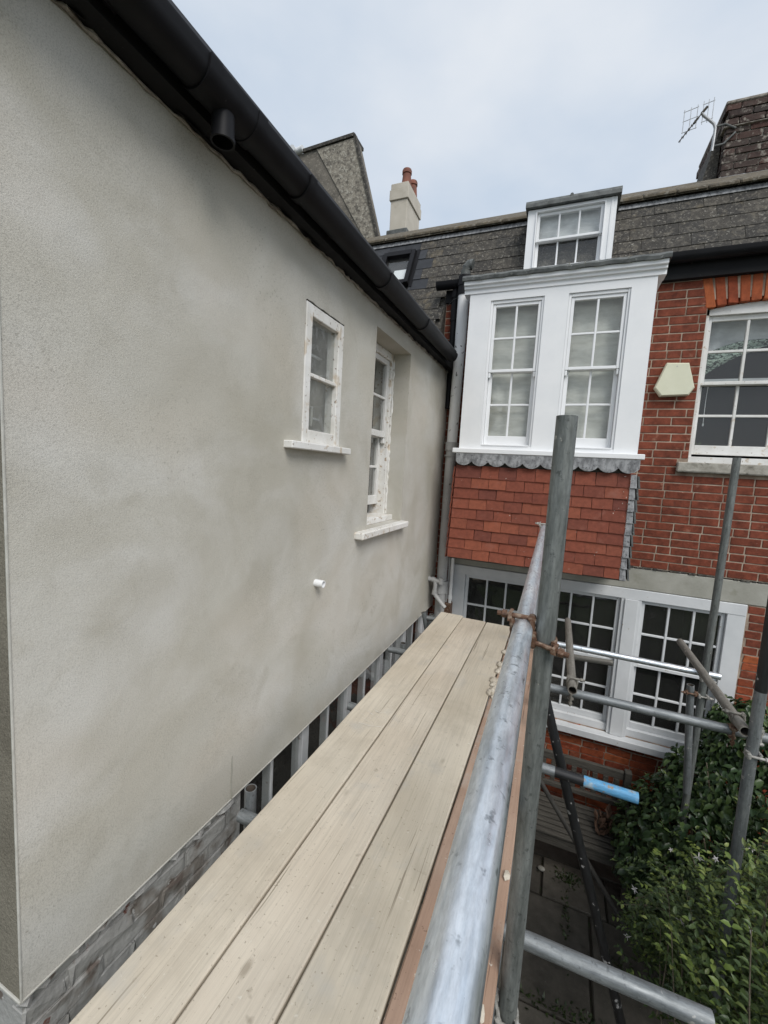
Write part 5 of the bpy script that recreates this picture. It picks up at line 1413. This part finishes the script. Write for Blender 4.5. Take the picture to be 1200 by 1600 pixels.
# flowering climber in the foreground
sb = thing('jasmine_bush', 'sprawling small-leaved bush with white starry flowers in the right foreground', 'bush', (1.15, 2.7, GZ))
mB = lmesh('leaf_mid', .042, .023, 5); mL = lmesh('leaf_lime', .044, .025, 3)
lv = []; ll = []; stems = MB(); flow = []
for k in range(760):
    t0 = R(0, 1)
    base = Vector((R(.80, 1.75), R(1.75, 3.2), R(-3.4, -2.6)))
    an_ = R(0, 2 * pi); reach = R(.1, .5)
    hx = base.x + cos(an_) * reach; hy = base.y + sin(an_) * reach
    hmax = hy * (-0.93 + 0.92 * max(0, hx / hy - .2)) + (R(-.45, .02) if random.random() < .82 else R(.0, .16))
    tip = Vector((base.x + cos(an_) * reach - .05, base.y + sin(an_) * reach - .05, max(hmax, base.z + .1)))
    if tip.x < .52 + .12 * abs(tip.y - 2.6): tip.x = .52 + R(0, .14) + .12 * abs(tip.y - 2.6)
    ctrl = (base + tip) / 2 + Vector((R(-.08, .08), R(-.08, .08), R(.12, .3)))
    n = 15; prev = None; lime = mnoise.noise(base * 3.1) > .18 and random.random() < .5
    pts = []
    for i in range(n + 1):
        u = i / n; p = base * (1 - u) ** 2 + ctrl * 2 * u * (1 - u) + tip * u * u
        pts.append(p)
        if i > 3:
            tan = (tip * u + ctrl * (1 - 2 * u) - base * (1 - u)).normalized()
            sd = tan.cross(Vector((0, 0, 1))).normalized()
            for s_ in (-1, 1):
                d = (sd * s_ * R(.7, 1.1) + tan * R(.3, .8) + Vector((R(-.3, .3), R(-.3, .3), R(-.2, .3))))
                e = (p, d, Vector((R(-.4, .4), R(-.4, .4), 1)), R(.7, 1.2) * (1.15 - .45 * u))
                (ll if (lime and u > .5) or (u > .93 and random.random() < .35) else lv).append(e)
    if k % 7 == 0: stems.poly(pts[::3] + [pts[-1]], [.004 - .0005 * i for i in range(len(pts[::3]) + 1)] if len(pts[::3]) < 7 else .002, 5)
    if random.random() < .10: flow.append(tip)
build_plant(sb, lv, mB, 'leaf_mid', 200)
build_plant(sb, ll, mL, 'leaf_lime', 60)
for (p, q) in (((.69, 2.95, -2.66), (.93, 3.0, -2.575)), ((1.11, 2.9, -2.10), (1.21, 3.0, -2.14)), ((.95, 2.6, -2.75), (1.3, 2.5, -2.45)), ((1.2, 2.3, -2.3), (1.45, 2.5, -2.5))):
    p = Vector(p); q = Vector(q); stems.poly([p, (p + q) / 2 + Vector((0, 0, .02)), q], [.005, .005, .003], 6)
tag(obj('stem', stems, 'twig', sb), kind='stuff')
pm = MB()
for k in range(5):
    a_ = 2 * pi * k / 5; d = Vector((cos(a_), sin(a_), .35)); s_ = Vector((-sin(a_), cos(a_), 0)) * .0055
    pm.add([Vector((0, 0, 0)), d * .010 + s_, d * .026 + Vector((0, 0, -.004)), d * .010 - s_], [(0, 1, 2, 3)])
pm.tube((0, 0, -.02), (0, 0, 0), .0015, 5)
fm = mesh_of('flower', pm, 'petal')
for p in [Vector((.60, 2.6, -2.30)), Vector((.745, 2.6, -2.32)), Vector((.82, 2.6, -2.385)), Vector((.835, 2.61, -2.40)), Vector((1.10, 2.6, -2.215)), Vector((.845, 2.6, -2.56)), Vector((1.25, 2.55, -2.3))] + flow[:45]:
    q = Vector((R(-1, 1), R(-.8, .6), R(-.4, .8))).to_track_quat('Z', 'Y')
    inst('flower', fm, sb, p + Vector((0, -.01, .02)), [R(.6, 1.1)] * 3, q)
# weeds in the joints
def weed(cx, cy, n, spread, label):
    m = MB()
    for k in range(n):
        p = Vector((cx + random.gauss(0, spread[0]), cy + random.gauss(0, spread[1]), GZ + .005)); an_ = R(0, 2 * pi)
        d = Vector((cos(an_), sin(an_), R(.3, 1.2))).normalized(); s_ = Vector((-sin(an_), cos(an_), 0)) * R(.004, .009); l = R(.02, .05)
        m.add([p, p + d * l * .55 + s_, p + d * l, p + d * l * .55 - s_], [(0, 1, 2, 3)])
    o = obj('weed', m, 'moss'); tag(o, label, 'weed', 'weeds between the slabs', 'stuff')
weed(.40, 3.92, 150, (.075, .035), 'patch of weeds in the paving joint in front of the bench')
weed(.37, 3.55, 70, (.012, .16), 'line of weeds along the joint pointing at the bench')
weed(.45, 2.85, 220, (.24, .03), 'moss and weeds along the paving joint beyond the thick cross tube')
weed(.75, 3.30, 70, (.05, .05), 'bright little weed at the foot of the black brace')
